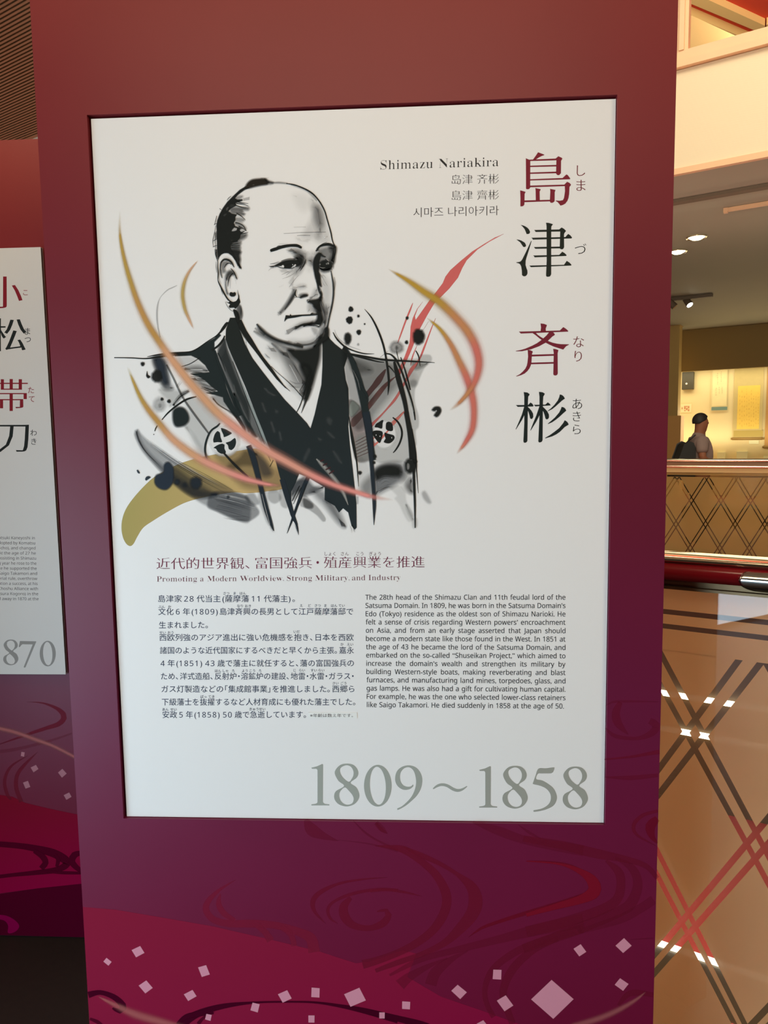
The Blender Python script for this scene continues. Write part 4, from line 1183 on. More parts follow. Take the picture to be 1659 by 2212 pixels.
DIG1 = [(58, 98), (90, 90), (118, 77), (122, 80), (121, 285), (124, 292), (132, 297), (157, 300), (157, 305), (58, 305), (58, 300), (80, 297), (90, 292), (92, 285), (92, 112), (89, 106), (84, 103), (62, 103)]
DIG8 = [(250, 75), (285, 80), (308, 100), (317, 127), (307, 153), (274, 181), (305, 206), (322, 245), (315, 275), (292, 300), (252, 311), (212, 301), (190, 280), (183, 255), (193, 227), (238, 198), (207, 170), (187, 130), (194, 105), (218, 82)]
DIG8H = ([(250, 84), (275, 92), (289, 115), (289, 140), (278, 162), (263, 176), (232, 152), (216, 122), (220, 98)], [(243, 206), (262, 222), (285, 250), (291, 272), (283, 293), (258, 302), (232, 293), (215, 270), (212, 240), (225, 218)])
DIG0 = [(424 + 76 * math.cos(t) , 197 + 115 * math.sin(t)) for t in [i * math.pi / 14 for i in range(28)]]
DIG0H = [(424 + 44 * math.cos(t) + 5 * math.sin(t), 197 + 105 * math.sin(t)) for t in [i * math.pi / 14 for i in range(28)]]
DIG9 = [(598, 85), (635, 97), (660, 128), (669, 165), (662, 210), (640, 250), (610, 280), (580, 305), (550, 323), (532, 330), (531, 323), (560, 308), (600, 270), (624, 230), (635, 185), (632, 145), (620, 112), (597, 95), (570, 100), (551, 122), (546, 150), (552, 178), (568, 197), (590, 203), (608, 200), (619, 190), (620, 198), (606, 212), (585, 219), (560, 217), (535, 200), (521, 172), (522, 138), (535, 110), (562, 91)]
DIG5 = [(1310, 103), (1350, 101), (1398, 96), (1396, 108), (1390, 122), (1380, 128), (1330, 129), (1306, 131), (1297, 160), (1330, 168), (1365, 188), (1395, 215), (1411, 255), (1406, 285), (1390, 308), (1355, 326), (1318, 336), (1283, 340), (1282, 333), (1325, 324), (1358, 306), (1376, 280), (1376, 245), (1355, 215), (1320, 197), (1278, 186), (1283, 172), (1294, 140)]


def shift(ps, dx, dy):
    return [(x + dx, y + dy) for x, y in ps]


MIN = (0.004, -0.021)                          # brush-serif contrast: thin level strokes


def letter_title(p):
    for (k, c), polys in TITLE.items():
        p.frame(k)
        for q in polys:
            p.fill(q, pig(c), 1.0, .7, smooth=False)
    p.frame('PX')
    R, D = pig((112, 50, 52)), pig((44, 46, 42))
    for s, c, sz, col in (('し', (1255, 369), 24, R), ('ま', (1255, 401), 25, R), ('づ', (1254, 539), 24, D), ('な', (1250, 739), 24, R), ('り', (1249, 770), 24, R),
                          ('あ', (1247, 873), 23, D), ('き', (1246, 900), 22, D), ('ら', (1246, 928), 22, D)):
        p.ruby(s, c, sz * 1.02, col, (-.004, -.012))


def letter_year(p):
    p.frame('G1')
    c = pig((156, 161, 153))
    p.fill(DIG1, c, 1, .7, smooth=False)
    p.fill(DIG8, c, 1, 0, holes=DIG8H)
    p.fill(DIG0, c, 1, 0, holes=(DIG0H,))
    p.fill(DIG9, c, 1, .6)
    p.stroke([(729, 214), (750, 199), (775, 191), (805, 196), (840, 216), (865, 223), (890, 217), (916, 200)], [5, 12, 14, 15, 16, 15, 11, 4], c, 1, .6)
    c = pig((153, 155, 146))
    p.fill(shift(DIG1, 925, 12), c, 1, .7, smooth=False)
    p.fill(shift(DIG8, 928, 12), c, 1, 0, holes=[shift(h, 928, 12) for h in DIG8H])
    p.fill(DIG5, c, 1, .6)
    p.fill(shift(DIG8, 1260, 16), c, 1, 0, holes=[shift(h, 1260, 16) for h in DIG8H])


def letter_names(p):
    p.frame('PX')
    c = pig((58, 56, 54))
    p.latin('Shimazu', (821.3, 366.2), (935, 363), 20.6, c, (-.033, -.010))
    p.latin('Nariakira', (948, 362.6), (1077.4, 358.9), 20.6, c, (-.033, -.010))
    p.cjk('岛津', (975.8, 388.6), (1021, 387.6), 20.5, c, (-.010, -.020))
    p.cjk('齐彬', (1030.5, 387.4), (1077.4, 386.4), 20.5, c, (-.010, -.020))
    p.cjk('島津', (975.8, 422.8), (1021, 422), 20.5, c, (-.010, -.020))
    p.cjk('齊彬', (1030.5, 421.8), (1077.4, 420.8), 20.5, c, (-.010, -.020))
    p.cjk('시마즈', (893, 459.6), (957.6, 457.8), 20.5, c, (-.010, -.014))
    p.cjk('나리아키라', (968, 457.6), (1077.4, 454.8), 20.5, c, (-.010, -.014))


def letter_subtitle(p):
    p.frame('PX')
    c, c2 = pig((112, 52, 72)), pig((104, 62, 72))
    p.cjk('近代的世界観、', (338, 1218.0), (539, 1217.0), 24.5, c, (0, -.022))
    p.cjk('富国強兵', (551.5, 1216.6), (674, 1216.0), 24.5, c, (0, -.022))
    p.cjk('・', (683.5, 1215.6), (689, 1215.6), 24.5, c)
    p.cjk('殖産興業を推進', (699.5, 1215.4), (917.5, 1214.2), 24.5, c, (0, -.022))
    words = [('Promoting', 338.6, 425.5), ('a', 432.5, 440), ('Modern', 448, 511), ('Worldview,', 518.5, 613), ('Strong', 619.5, 674), ('Military,', 681, 755), ('and', 760.5, 789), ('Industry', 796, 865)]
    for s, a, b in words:
        ya, yb = 1256.4 - (a - 338) * .0066, 1256.4 - (b - 338) * .0066
        p.latin(s, (a, ya), (b, yb), 12.0, c2, (-.029, -.007))
    for s, x in (('しょく', 712.9), ('さん', 745), ('こう', 777.3), ('ぎょう', 810)):
        p.ruby(s, (x, 1196.2), 8.2, pig((100, 70, 78)))


JP = [('島津家28代当主(薩摩藩11代藩主)。', 342, 637, 1293.6), ('文化6年(1809)島津斉興の長男として江戸薩摩藩邸で', 342, 763, 1321.4), ('生まれました。', 343.5, 449, 1350.4),
      ('西欧列強のアジア進出に強い危機感を抱き、日本を西欧', 344.5, 764, 1377.2), ('諸国のような近代国家にするべきだと早くから主張。嘉永', 345.5, 764.5, 1405.2), ('4年(1851)43歳で藩主に就任すると、藩の富国強兵の', 346.8, 764.5, 1433),
      ('ため、洋式造船、反射炉・溶鉱炉の建設、地雷・水雷・ガラス・', 347.8, 764, 1461), ('ガス灯製造などの「集成館事業」を推進しました。西郷ら', 348.8, 765.5, 1488.6), ('下級藩士を抜擢するなど人材育成にも優れた藩主でした。', 349.6, 767.5, 1516.6), ('安政5年(1858)50歳で急逝しています。', 351, 661, 1544)]
RUBY = [('さつ', 489, 1281.8), ('ま', 507, 1281.8), ('はん', 524.6, 1281.6), ('ぶん', 349, 1310.8), ('か', 366.3, 1310.8), ('なり', 518.4, 1309.2), ('おき', 535.8, 1309.2), ('え', 650.8, 1308.2), ('ど', 668.6, 1308.2), ('さつ', 686.3, 1308.2), ('ま', 703, 1308.2), ('はん', 721.8, 1308.2), ('てい', 738, 1308.2),
        ('せい', 351.4, 1366.5), ('おう', 368.6, 1366.5), ('いだ', 641, 1364.6), ('か', 739, 1392), ('えい', 756.4, 1392), ('はん', 471, 1449), ('しゃ', 487, 1449), ('ろ', 503.6, 1449), ('よう', 529, 1449), ('こう', 545, 1449), ('ろ', 561.5, 1448.8),
        ('じ', 636.7, 1448), ('らい', 652.6, 1448), ('すい', 678, 1448), ('らい', 694.5, 1448), ('さい', 725, 1476), ('ごう', 742, 1476), ('ばっ', 439.7, 1505), ('てき', 456.6, 1505), ('あん', 357.5, 1532.5), ('せい', 375, 1532.5), ('きゅう', 548.5, 1531.8), ('せい', 566.5, 1531.8)]
EN = ["The 28th head of the Shimazu Clan and 11th feudal lord of the", "Satsuma Domain. In 1809, he was born in the Satsuma Domain's", "Edo (Tokyo) residence as the oldest son of Shimazu Narioki. He", "felt a sense of crisis regarding Western powers’ encroachment",
      "on Asia, and from an early stage asserted that Japan should", "become a modern state like those found in the West. In 1851 at", "the age of 43 he became the lord of the Satsuma Domain, and", "embarked on the so-called “Shuseikan Project,” which aimed to",
      "increase the domain’s wealth and strengthen its military by", "building Western-style boats, making reverberating and blast", "furnaces, and manufacturing land mines, torpedoes, glass, and", "gas lamps. He was also had a gift for cultivating human capital.",
      "For example, he was the one who selected lower-class retainers", "like Saigo Takamori. He died suddenly in 1858 at the age of 50."]


def letter_body_jp(p):
    p.frame('PX')
    c = pig((52, 64, 84))
    for i, (s, a, b, y) in enumerate(JP):
        p.jp_line(s, (a, y), (b, y - 0.3), 14.4, c, (.006, .004))
    for s, x, y in RUBY:
        p.ruby(s, (x, y), 6.4, c, (.01, .008))


def letter_body_en(p):
    p.frame('PX')
    for i, s in enumerate(EN):
        c = pig((46, 52, 58))
        ya = 1295.4 + i * (1527.3 - 1295.4) / 13
        yb = 1295.4 + i * (1530.6 - 1295.4) / 13
        xa = 789.2 + i * 0.25
        xb = 1221.4 if i < 13 else 1218.0
        p.justified(s, (xa, ya), (xb, yb), 10.7, c, 0.95)
# ------------------------------------------------------------------ printed waves on the panels
W1, W2, W3 = pig((122, 26, 50)), pig((136, 32, 58)), pig((122, 20, 40))
DARKW = pig((66, 6, 30))
PINK = pig((206, 138, 156))


def draw_waves_main(p, xl, xr):
    PXC = p.px

    def hill(x, y):
        t = max(0, min(1, (y - 1960) / 260))
        u = max(0, min(1, 1 - abs(x - 800) / 500))
        a, b = pig((130, 30, 55)), pig((132, 18, 58))
        c = tuple(v * (1 - t) + w * t for v, w in zip(a, b))
        return c
    p.frame('PX')
    p.fill([(xl(1960), 1959), (249.6, 1964.9), (332.7, 1978.8), (460, 2000.9), (571.9, 2026.5), (630.1, 2040.4), (691.1, 2055.6), (768.8, 2080.6), (800, 2076), (870, 2052), (900, 2060), (880, 2110), (952.5, 2152.6), (1049.6, 2185.9), (1119, 2211), (1180, 2240), (xr(2290), 2290), (xr(2560), 2560), (xl(2560), 2560)], hill, 1.0, .8, smooth=False)

    def S(pts, w, col=W1, a=.85, f=1.0, **k):
        p.stroke(pts, w, col, a, f, step=6, **k)
    p.frame('E6')
    S([(395, 470), (260, 555), (172, 650), (168, 720), (230, 785), (350, 812), (520, 812), (700, 825), (880, 875), (980, 930), (1005, 1035)], [3, 26, 46, 52, 52, 56, 62, 56, 64, 84, 90], W2)
    S([(275, 580), (260, 655), (300, 730), (385, 785)], [10, 42, 46, 30], W2)
    S([(560, 828), (625, 880), (665, 945)], [40, 50, 60], W2)
    S([(750, 840), (825, 900), (850, 985)], [40, 44, 44], W2)
    S([(1575, 452), (1400, 465), (1200, 500), (1050, 570), (995, 640), (1010, 720), (1095, 812)], [3, 12, 22, 36, 40, 26, 3], W1)
    S([(1659, 552), (1500, 545), (1300, 580), (1160, 640), (1112, 700), (1130, 770), (1190, 812)], [24, 24, 26, 22, 26, 20, 3], W1)
    S([(1290, 610), (1235, 680), (1245, 760), (1310, 825), (1430, 848), (1540, 810), (1585, 745), (1565, 708), (1495, 718)], [30, 66, 74, 56, 44, 58, 48, 30, 10], W1)
    S([(940, 0), (985, 80), (1080, 130), (1195, 168)], [30, 96, 56, 3], W1, .6)
    S([(1310, 10), (1400, 100), (1500, 165), (1659, 240)], [6, 16, 14, 20], W1, .6)
    S([(1190, 160), (1400, 185), (1540, 215), (1659, 245)], [3, 10, 14, 26], W1, .5)
    S([(1490, 20), (1540, 80), (1575, 110)], [30, 40, 4], W1, .6)
    p.frame('E7')
    S([(0, 560), (130, 548), (280, 570), (405, 600)], [22, 24, 18, 2])
    S([(40, 30), (85, 80), (135, 112)], [26, 30, 3], W1, .6)
    S([(40, 205), (150, 215), (270, 240), (400, 330), (510, 430), (580, 550), (595, 650), (560, 760), (480, 870), (350, 970), (200, 1045), (50, 1100), (-60, 1130)], [4, 30, 60, 54, 62, 72, 74, 72, 66, 60, 54, 60, 70], W1)
    S([(260, 215), (400, 280), (550, 350), (680, 430), (790, 530), (820, 640), (790, 740), (700, 850), (580, 960), (400, 1050), (200, 1120), (40, 1180)], [10, 40, 34, 34, 84, 110, 102, 82, 54, 42, 42, 30], W1)
    S([(765, 918), (830, 870), (900, 832), (1100, 765), (1300, 705), (1500, 650), (1659, 605)], [3, 16, 24, 30, 34, 44, 60], W3)
    S([(1236, 322), (1400, 333), (1540, 360), (1659, 415)], [3, 16, 30, 40], W3)
    S([(150, 1215), (400, 1090), (700, 1010), (1000, 935), (1300, 860), (1659, 790)], [20, 44, 54, 64, 90, 110], W1, .6)
    S([(470, 1290), (510, 1190), (640, 1085), (760, 1025)], [90, 84, 44, 6], W1, .6)
    S([(230, 1290), (300, 1230), (440, 1150), (600, 1080)], [90, 70, 40, 8], W1, .6)
    S([(960, 1540), (905, 1430), (893, 1320), (940, 1190), (1050, 1085), (1200, 1000), (1400, 930), (1659, 850)], [40, 40, 42, 52, 56, 60, 64, 70], W1, .7)
    S([(1110, 1594), (1040, 1400), (1050, 1280), (1130, 1140), (1280, 1010), (1460, 930)], [50, 56, 62, 66, 56, 40], W1, .7)
    S([(800, 20), (1000, 90), (1200, 160), (1400, 200), (1659, 245)], [20, 70, 64, 74, 84], W1, .55)
    S([(1150, 40), (1250, 110), (1335, 152)], [4, 22, 3], W1, .55)
    p.frame('E8')
    S([(478, 135), (520, 112), (600, 106), (822, 108)], [3, 14, 16, 6], W1, .5)
    S([(575, 112), (545, 180), (560, 250), (625, 322)], [30, 52, 52, 6], W1, .6)
    S([(478, 280), (540, 332), (680, 348), (780, 312), (808, 262), (765, 232)], [10, 26, 24, 44, 52, 40], W1, .55)
    S([(470, 485), (640, 468), (745, 450), (830, 435)], [8, 16, 22, 30], W1, .8)
    S([(475, 600), (640, 605), (820, 588)], [8, 30, 24], W1, .6)
    S([(820, 820), (720, 850), (662, 910), (680, 975), (805, 1048)], [20, 24, 26, 18, 3], W1, .8)
    S([(815, 870), (770, 920), (780, 985), (815, 1030)], [40, 66, 40, 10], W3, .8)
    S([(-60, 1000), (200, 1045), (400, 1095), (600, 1135), (740, 1180), (815, 1260)], [40, 56, 64, 44, 34, 30], W1, .7)
    S([(-40, 1148), (180, 1168), (320, 1220), (395, 1285), (400, 1350), (310, 1400), (150, 1445), (-40, 1500)], [6, 14, 40, 76, 84, 56, 40, 24], W3, .95)
    S([(480, 1145), (560, 1215), (578, 1300), (550, 1400), (440, 1470), (200, 1550), (-40, 1610)], [16, 54, 58, 62, 66, 70, 70], W1, .7)
    S([(540, 1125), (650, 1195), (688, 1300), (645, 1420), (560, 1480), (300, 1590), (-60, 1720)], [14, 50, 62, 72, 70, 70, 60], W1, .6)
    S([(790, 1400), (700, 1460), (560, 1530), (300, 1610)], [60, 60, 60, 30], W1, .5)
    S([(560, 2090), (640, 2010), (790, 2020)], [20, 40, 30], W1, .7)
    S([(640, 1660), (720, 1655), (790, 1650)], [3, 8, 6], W1, .5)
    # dark outlines of the front wave
    p.frame('E6')
    S([(-20, 1640), (0, 1575), (120, 1505), (300, 1455), (520, 1428), (760, 1421), (1000, 1425), (1200, 1452), (1400, 1492), (1659, 1560)], [80, 70, 52, 40, 18, 14, 16, 26, 44, 60], DARKW, .95)
    S([(100, 1594), (150, 1540), (230, 1500)], [30, 20, 4], DARKW, .8)
    p.frame('E7')
    S([(0, 1502), (200, 1548), (400, 1600), (500, 1640)], [36, 46, 56, 50], DARKW, .95)
    p.frame('E5')
    S([(688, 1440), (780, 1420), (880, 1452), (940, 1500), (962, 1540), (930, 1566), (876, 1542)], [50, 36, 42, 50, 52, 40, 14], DARKW, .95)
    S([(1380, 1666), (1450, 1610), (1560, 1585), (1659, 1560)], [20, 40, 44, 60], DARKW, .95)
    S([(700, 1625), (760, 1650), (800, 1680)], [20, 30, 20], DARKW, .8)
    # soft pale arcs
    p.stroke([(760, 1450), (900, 1520), (1050, 1590), (1250, 1650), (1500, 1720)], [8, 50, 80, 80, 60], pig((196, 112, 108)), .75, soft=True, step=8)
    p.frame('E8')
    p.stroke([(250, 2230), (420, 2180), (560, 2120), (680, 2050), (740, 2000)], [50, 50, 44, 26, 6], pig((190, 110, 110)), .7, soft=True, step=8)


def draw_squares_main(p):
    for fr, qs in (
        ('E5', ([(1025, 1090), (1092, 1058), (1126, 1112), (1060, 1147)], [(805, 1180), (830, 1150), (870, 1182), (845, 1212)], [(1543, 1225), (1606, 1207), (1635, 1280), (1572, 1300)], [(1080, 1367), (1140, 1326), (1190, 1385), (1132, 1428)], [(1432, 1435), (1500, 1400), (1532, 1450), (1466, 1487)])),
        ('E6', ([(722, 1362), (795, 1330), (830, 1395), (760, 1428)], [(985, 1310), (1048, 1315), (1046, 1388), (982, 1384)], [(1238, 1362), (1357, 1311), (1408, 1410), (1288, 1460)], [(525, 1427), (581, 1440), (565, 1504), (508, 1487)], [(165, 1515), (207, 1523), (197, 1570), (155, 1558)], [(960, 1527), (1008, 1527), (1007, 1583), (960, 1582)], [(1512, 1503), (1555, 1503), (1554, 1551), (1512, 1550)])),
        ('E7', ([(958, 1170), (1022, 1172), (1019, 1248), (953, 1244)], [(630, 1335), (680, 1288), (752, 1347), (700, 1400)], [(985, 1412), (1055, 1370), (1114, 1450), (1045, 1495)], [(248, 1417), (311, 1421), (308, 1480), (247, 1476)], [(1252, 1402), (1412, 1250), (1584, 1400), (1425, 1554)], [(828, 1592), (880, 1564), (920, 1615), (870, 1645)])),
        ('E8', ([(268, 1720), (315, 1690), (352, 1740), (306, 1770)], [(542, 1700), (598, 1650), (648, 1700), (592, 1748)], [(537, 1955), (572, 1912), (628, 1950), (592, 1995)])),
    ):
        p.frame(fr)
        for q in qs:
            p.fill(q, PINK, 1.0, .7, smooth=False)


def draw_waves_left(p, xe):
    R1 = pig((128, 36, 56))
    p.frame('PX')
    Y = lambda y: 1450 + y * 300 / 1659

    def hill(x, y):
        t = max(0, min(1, (y - 1720) / 240))
        return tuple(a * (1 - t) + b * t for a, b in zip(pig((128, 22, 44)), pig((150, 8, 66))))
    p.fill([(-560, 1690), (0, 1717), (27, 1721), (54, 1734), (108, 1747), (166, 1759), (230, 1766), (230, 1920), (177, 1910), (83, 1919), (0, 1930), (-560, 1975)], hill, 1, .8, smooth=False)
    p.fill([(-560, 1976), (0, 1931), (83, 1919), (177, 1909), (230, 1904), (230, 2026), (-560, 2006)], pig((82, 6, 36)), 1, .8, smooth=False)

    def S(pts, w, col=R1, a=.85, **k):
        p.stroke(pts, w, col, a, 1.0, step=5, **k)
    p.frame('E4')
    S([(320, 365), (450, 372), (550, 390), (680, 445), (755, 510), (765, 560), (700, 630), (550, 680), (400, 730), (200, 800), (0, 870)], [2, 12, 22, 40, 64, 66, 58, 44, 36, 22, 10])
    S([(330, 1010), (150, 1120), (75, 1230), (55, 1350), (90, 1480), (130, 1530)], [3, 26, 36, 40, 40, 20])
    S([(450, 965), (300, 1110), (205, 1240), (195, 1400), (255, 1560)], [3, 36, 46, 50, 50])
    S([(-20, 960), (200, 930), (600, 830), (860, 740)], [40, 40, 30, 20], R1, .4)
    p.stroke([(-200, 650), (0, 685), (200, 735), (450, 825), (650, 900), (900, 1030), (1000, 1090)], [76, 80, 80, 76, 66, 60, 50], pig((176, 106, 108)), .9, soft=True, step=8)
    p.frame('E5')
    D = pig((84, 6, 36))
    S([(-60, 262), (0, 265), (200, 285), (400, 330), (505, 385), (520, 420), (440, 465), (250, 490), (100, 505), (-60, 525)], [36, 42, 46, 62, 64, 56, 44, 34, 28, 28], D, 1)
    S([(265, 318), (330, 360), (355, 410), (320, 455)], [30, 44, 46, 40], D, 1)
    S([(430, 345), (455, 390), (440, 440)], [20, 34, 20], D, 1)
    S([(360, 480), (500, 488), (640, 490)], [14, 24, 20], D, 1)
    S([(640, 330), (580, 350), (560, 400), (600, 450), (650, 480)], [30, 50, 50, 40, 30], D, 1)
    p.fill([(-60, 812), (0, 815), (60, 825), (120, 860), (150, 900), (135, 935), (95, 958), (60, 955), (62, 900), (30, 860), (-60, 840)], pig((140, 4, 72)), 1, .8)
    p.frame('E4')
    for q in ([(255, 963), (296, 968), (288, 1022), (248, 1012)], [(365, 1150), (430, 1118), (460, 1168), (400, 1208)], [(692, 1210), (745, 1165), (797, 1222), (740, 1272)], [(274, 1330), (334, 1308), (363, 1382), (305, 1403)], [(760, 1480), (826, 1447), (855, 1500), (793, 1537)]):
        p.fill(q, pig((178, 122, 136)), 1.0, .7, smooth=False)


def letter_left(p):
    p.frame('PX')
    R, D = pig((132, 40, 50)), pig((42, 46, 46))
    for s, c, sz, col in (('小', (10.5, 633), 69, R), ('松', (19, 725), 70, D), ('帯', (24.5, 855), 68, R), ('刀', (29, 945), 66, D)):
        p.ruby(s, c, sz, col, (.012, -.022))
    for s, c, sz, col in (('こ', (55, 632), 13, R), ('ま', (59.5, 716), 15, D), ('つ', (60, 733.5), 14, D), ('た', (67, 843), 14, R), ('て', (68.5, 862), 14, R), ('わ', (72.5, 935), 14, D), ('き', (73, 954), 14, D)):
        p.ruby(s, c, sz, col)
    T = ['of Kimotsuki Kaneyoshi in', 'he was adopted by Komatsu', '(Hioki-cho), and changed', 'At the age of 27 he', 'assisting in Shimazu', 'following year he rose to the', 'once he supported the', 'Saigo Takamori and', 'Imperial rule, overthrow', 'negotiation a success, at his', 'Choshu Alliance with', '(Katsura Kogoro) in the', 'passed away in 1870 at the']
    E = ['otsuki Kaneyoshi in', 'dopted by Komatsu', 'i-cho), and changed', 'At the age of 27 he', 'assisting in Shimazu', 'g year he rose to the', 'ce he supported the', 'Saigo Takamori and', 'erial rule, overthrow', 'ation a success, at his', 'Choshu Alliance with', 'tsura Kogoro) in the', 'd away in 1870 at the']
    for i, s in enumerate(E):
        yb = 1165.2 + i * (1296.8 - 1165.2) / 12
        xb = 75.2 + i * (83.3 - 75.2) / 12
        p.latin(s, (-3.0, yb - .6), (xb, yb), 6.3, pig((64, 62, 64)))
    c = pig((150, 150, 148))
    k = 6.147
    FR['L8'] = (6.3 - 183 * .232, 1381.8 - 75 * .2395, .2355)
    p.frame('L8')
    p.fill(DIG8, c, 1, 0, holes=DIG8H)
    p.fill(shift(DIG1, -21, 0), c, 1, .6, smooth=False)
    p.frame('F3')
    p.fill([(265, 1628), (480, 1632), (478, 1642), (338, 1975), (322, 1980), (316, 1972), (435, 1672), (300, 1668), (282, 1680), (262, 1708), (250, 1704)], c, 1, .6, smooth=False)
    o = [(634 + 107 * math.cos(t), 1794 + 170 * math.sin(t)) for t in [i * math.pi / 14 for i in range(28)]]
    h = [(634 + 62 * math.cos(t) + 7 * math.sin(t), 1794 + 155 * math.sin(t)) for t in [i * math.pi / 14 for i in range(28)]]
    p.fill(o, c, 1, 0, holes=(h,))
# ------------------------------------------------------------------ materials


def thin_glass(name, tint, rough=0.0, ior=1.5):
    m = bpy.data.materials.new(name)
    m.use_nodes = True
    nt = m.node_tree
    nt.nodes.remove(nt.nodes['Principled BSDF'])
    t = nt.nodes.new('ShaderNodeBsdfTransparent')
    t.inputs['Color'].default_value = tint + (1,)
    g = nt.nodes.new('ShaderNodeBsdfGlossy')
    g.inputs['Roughness'].default_value = rough
    fr = nt.nodes.new('ShaderNodeFresnel')
    fr.inputs['IOR'].default_value = ior
    mx = nt.nodes.new('ShaderNodeMixShader')
    nt.links.new(fr.outputs[0], mx.inputs[0])
    nt.links.new(t.outputs[0], mx.inputs[1])
    nt.links.new(g.outputs[0], mx.inputs[2])
    nt.links.new(mx.outputs[0], nt.nodes['Material Output'].inputs[0])
    return m


def frosted(name, rgb, see=0.2, trans=0.5):
    """etched glass film: scatters light from both sides, lets a little through"""
    m = bpy.data.materials.new(name)
    m.use_nodes = True
    nt = m.node_tree
    nt.nodes.remove(nt.nodes['Principled BSDF'])
    c = pig(rgb) + (1,)
    d = nt.nodes.new('ShaderNodeBsdfDiffuse')
    d.inputs[0].default_value = c
    tl = nt.nodes.new('ShaderNodeBsdfTranslucent')
    tl.inputs[0].default_value = c
    tr = nt.nodes.new('ShaderNodeBsdfTransparent')
    a = nt.nodes.new('ShaderNodeMixShader')
    a.inputs[0].default_value = trans
    nt.links.new(d.outputs[0], a.inputs[1])
    nt.links.new(tl.outputs[0], a.inputs[2])
    b = nt.nodes.new('ShaderNodeMixShader')
    b.inputs[0].default_value = see
    nt.links.new(a.outputs[0], b.inputs[1])
    nt.links.new(tr.outputs[0], b.inputs[2])
    nt.links.new(b.outputs[0], nt.nodes['Material Output'].inputs[0])
    return m


def panel_material():
    m = bpy.data.materials.new('printed panel sheet')
    m.use_nodes = True
    nt = m.node_tree
    p = nt.nodes['Principled BSDF']
    tc = nt.nodes.new('ShaderNodeTexCoord')
    sx = nt.nodes.new('ShaderNodeSeparateXYZ')
    mr = nt.nodes.new('ShaderNodeMapRange')
    mr.inputs['From Min'].default_value = 0.1
    mr.inputs['From Max'].default_value = 2.0
    rp = nt.nodes.new('ShaderNodeValToRGB')
    nt.links.new(tc.outputs['Object'], sx.inputs[0])
    nt.links.new(sx.outputs['Z'], mr.inputs['Value'])
    nt.links.new(mr.outputs[0], rp.inputs[0])
    stops = [(0.10, (108, 10, 46)), (0.28, (106, 20, 56)), (0.42, (100, 23, 58)), (0.60, (98, 24, 44)), (0.74, (106, 26, 40)), (0.9, (122, 36, 40)), (1.0, (136, 50, 46))]  # print gradient; top stop also lightened to imitate the ceiling lamp's reflection
    e = rp.color_ramp.elements
    e[0].position, e[0].color = stops[0][0], pig(stops[0][1]) + (1,)
    e[1].position, e[1].color = stops[-1][0], pig(stops[-1][1]) + (1,)
    for pos, c in stops[1:-1]:
        k = e.new(pos)
        k.color = pig(c) + (1,)
    n = nt.nodes.new('ShaderNodeTexNoise')
    n.inputs['Scale'].default_value = 5
    n.inputs['Detail'].default_value = 6
    nt.links.new(tc.outputs['Object'], n.inputs['Vector'])
    mx = nt.nodes.new('ShaderNodeMix')
    mx.data_type = 'RGBA'
    mx.blend_type = 'MULTIPLY'
    mx.inputs['Factor'].default_value = 0.25
    g = nt.nodes.new('ShaderNodeMapRange')
    g.inputs['To Min'].default_value = 0.6
    g.inputs['To Max'].default_value = 1.4
    nt.links.new(n.outputs['Fac'], g.inputs['Value'])
    nt.links.new(rp.outputs['Color'], mx.inputs['A'])
    nt.links.new(g.outputs[0], mx.inputs['B'])
    nt.links.new(mx.outputs['Result'], p.inputs['Base Color'])
    p.inputs['Roughness'].default_value = 0.40
    p.inputs['Specular IOR Level'].default_value = 0.34
    return m


def fabric_wall(name, rgb):
    """cream wall cloth with a fine diagonal weave"""
    m = mat(name, rgb, 0.8)
    nt = m.node_tree
    p = nt.nodes['Principled BSDF']
    tc = nt.nodes.new('ShaderNodeTexCoord')
    w = nt.nodes.new('ShaderNodeTexWave')
    w.inputs['Scale'].default_value = 45
    w.bands_direction = 'DIAGONAL'
    b = nt.nodes.new('ShaderNodeBump')
    b.inputs['Strength'].default_value = 0.06
    b.inputs['Distance'].default_value = 0.01
    nt.links.new(tc.outputs['Object'], w.inputs['Vector'])
    nt.links.new(w.outputs['Fac'], b.inputs['Height'])
    nt.links.new(b.outputs['Normal'], p.inputs['Normal'])
    return m


M_BOARD = mat('poster board white', (230, 230, 228), 0.42, spec=0.35, k=1.1)
M_BOARD2 = mat('poster board pale', (212, 211, 208), 0.5, k=1.1)
M_PANEL = panel_material()
M_CORE = mat('board core dark', (58, 48, 42), 0.7)
M_PLINTH = mat('plinth black', (24, 20, 18), 0.6)
M_FLOOR = mat('floor dark carpet', (40, 32, 27), 0.55, noise=0.25, nscale=60)
M_RIB = mat('ribbed ceiling brown', (158, 138, 108), 0.6)
M_CREAM = fabric_wall('cream wall cloth', (236, 220, 190))
M_TRIM = mat('pale timber trim', (236, 196, 156), 0.45, noise=0.05, nscale=8)
M_SOFFIT = mat('soffit brown plaster', (172, 174, 156), 0.7, noise=0.03, nscale=2)
M_GROOVE = mat('soffit groove', (112, 98, 82), 0.6)
M_BEAM = mat('dark olive fascia', (156, 134, 84), 0.65)
M_CASE = mat('display wall pale yellow', (240, 224, 172), 0.8)
M_COLUMN = mat('column olive stone', (206, 178, 112), 0.6, noise=0.08, nscale=3)
M_TAN = mat('tan panel', (196, 166, 112), 0.6, noise=0.04, nscale=3)
M_CHROME = mat('chrome', (225, 222, 216), 0.12, metal=1.0, k=1.0)
M_BRASS = mat('warm polished steel', (246, 230, 206), 0.16, metal=1.0, k=1.0)
M_BURG = mat('burgundy lacquer', (128, 16, 28), 0.14, spec=0.6)
M_BRONZE = mat('bronze trim', (112, 92, 66), 0.3, metal=0.8)
M_GLASS = thin_glass('rail glass', (0.97, 0.96, 0.93))
M_GLASS2 = thin_glass('far rail glass', (0.97, 0.95, 0.9), 0.1, 1.22)
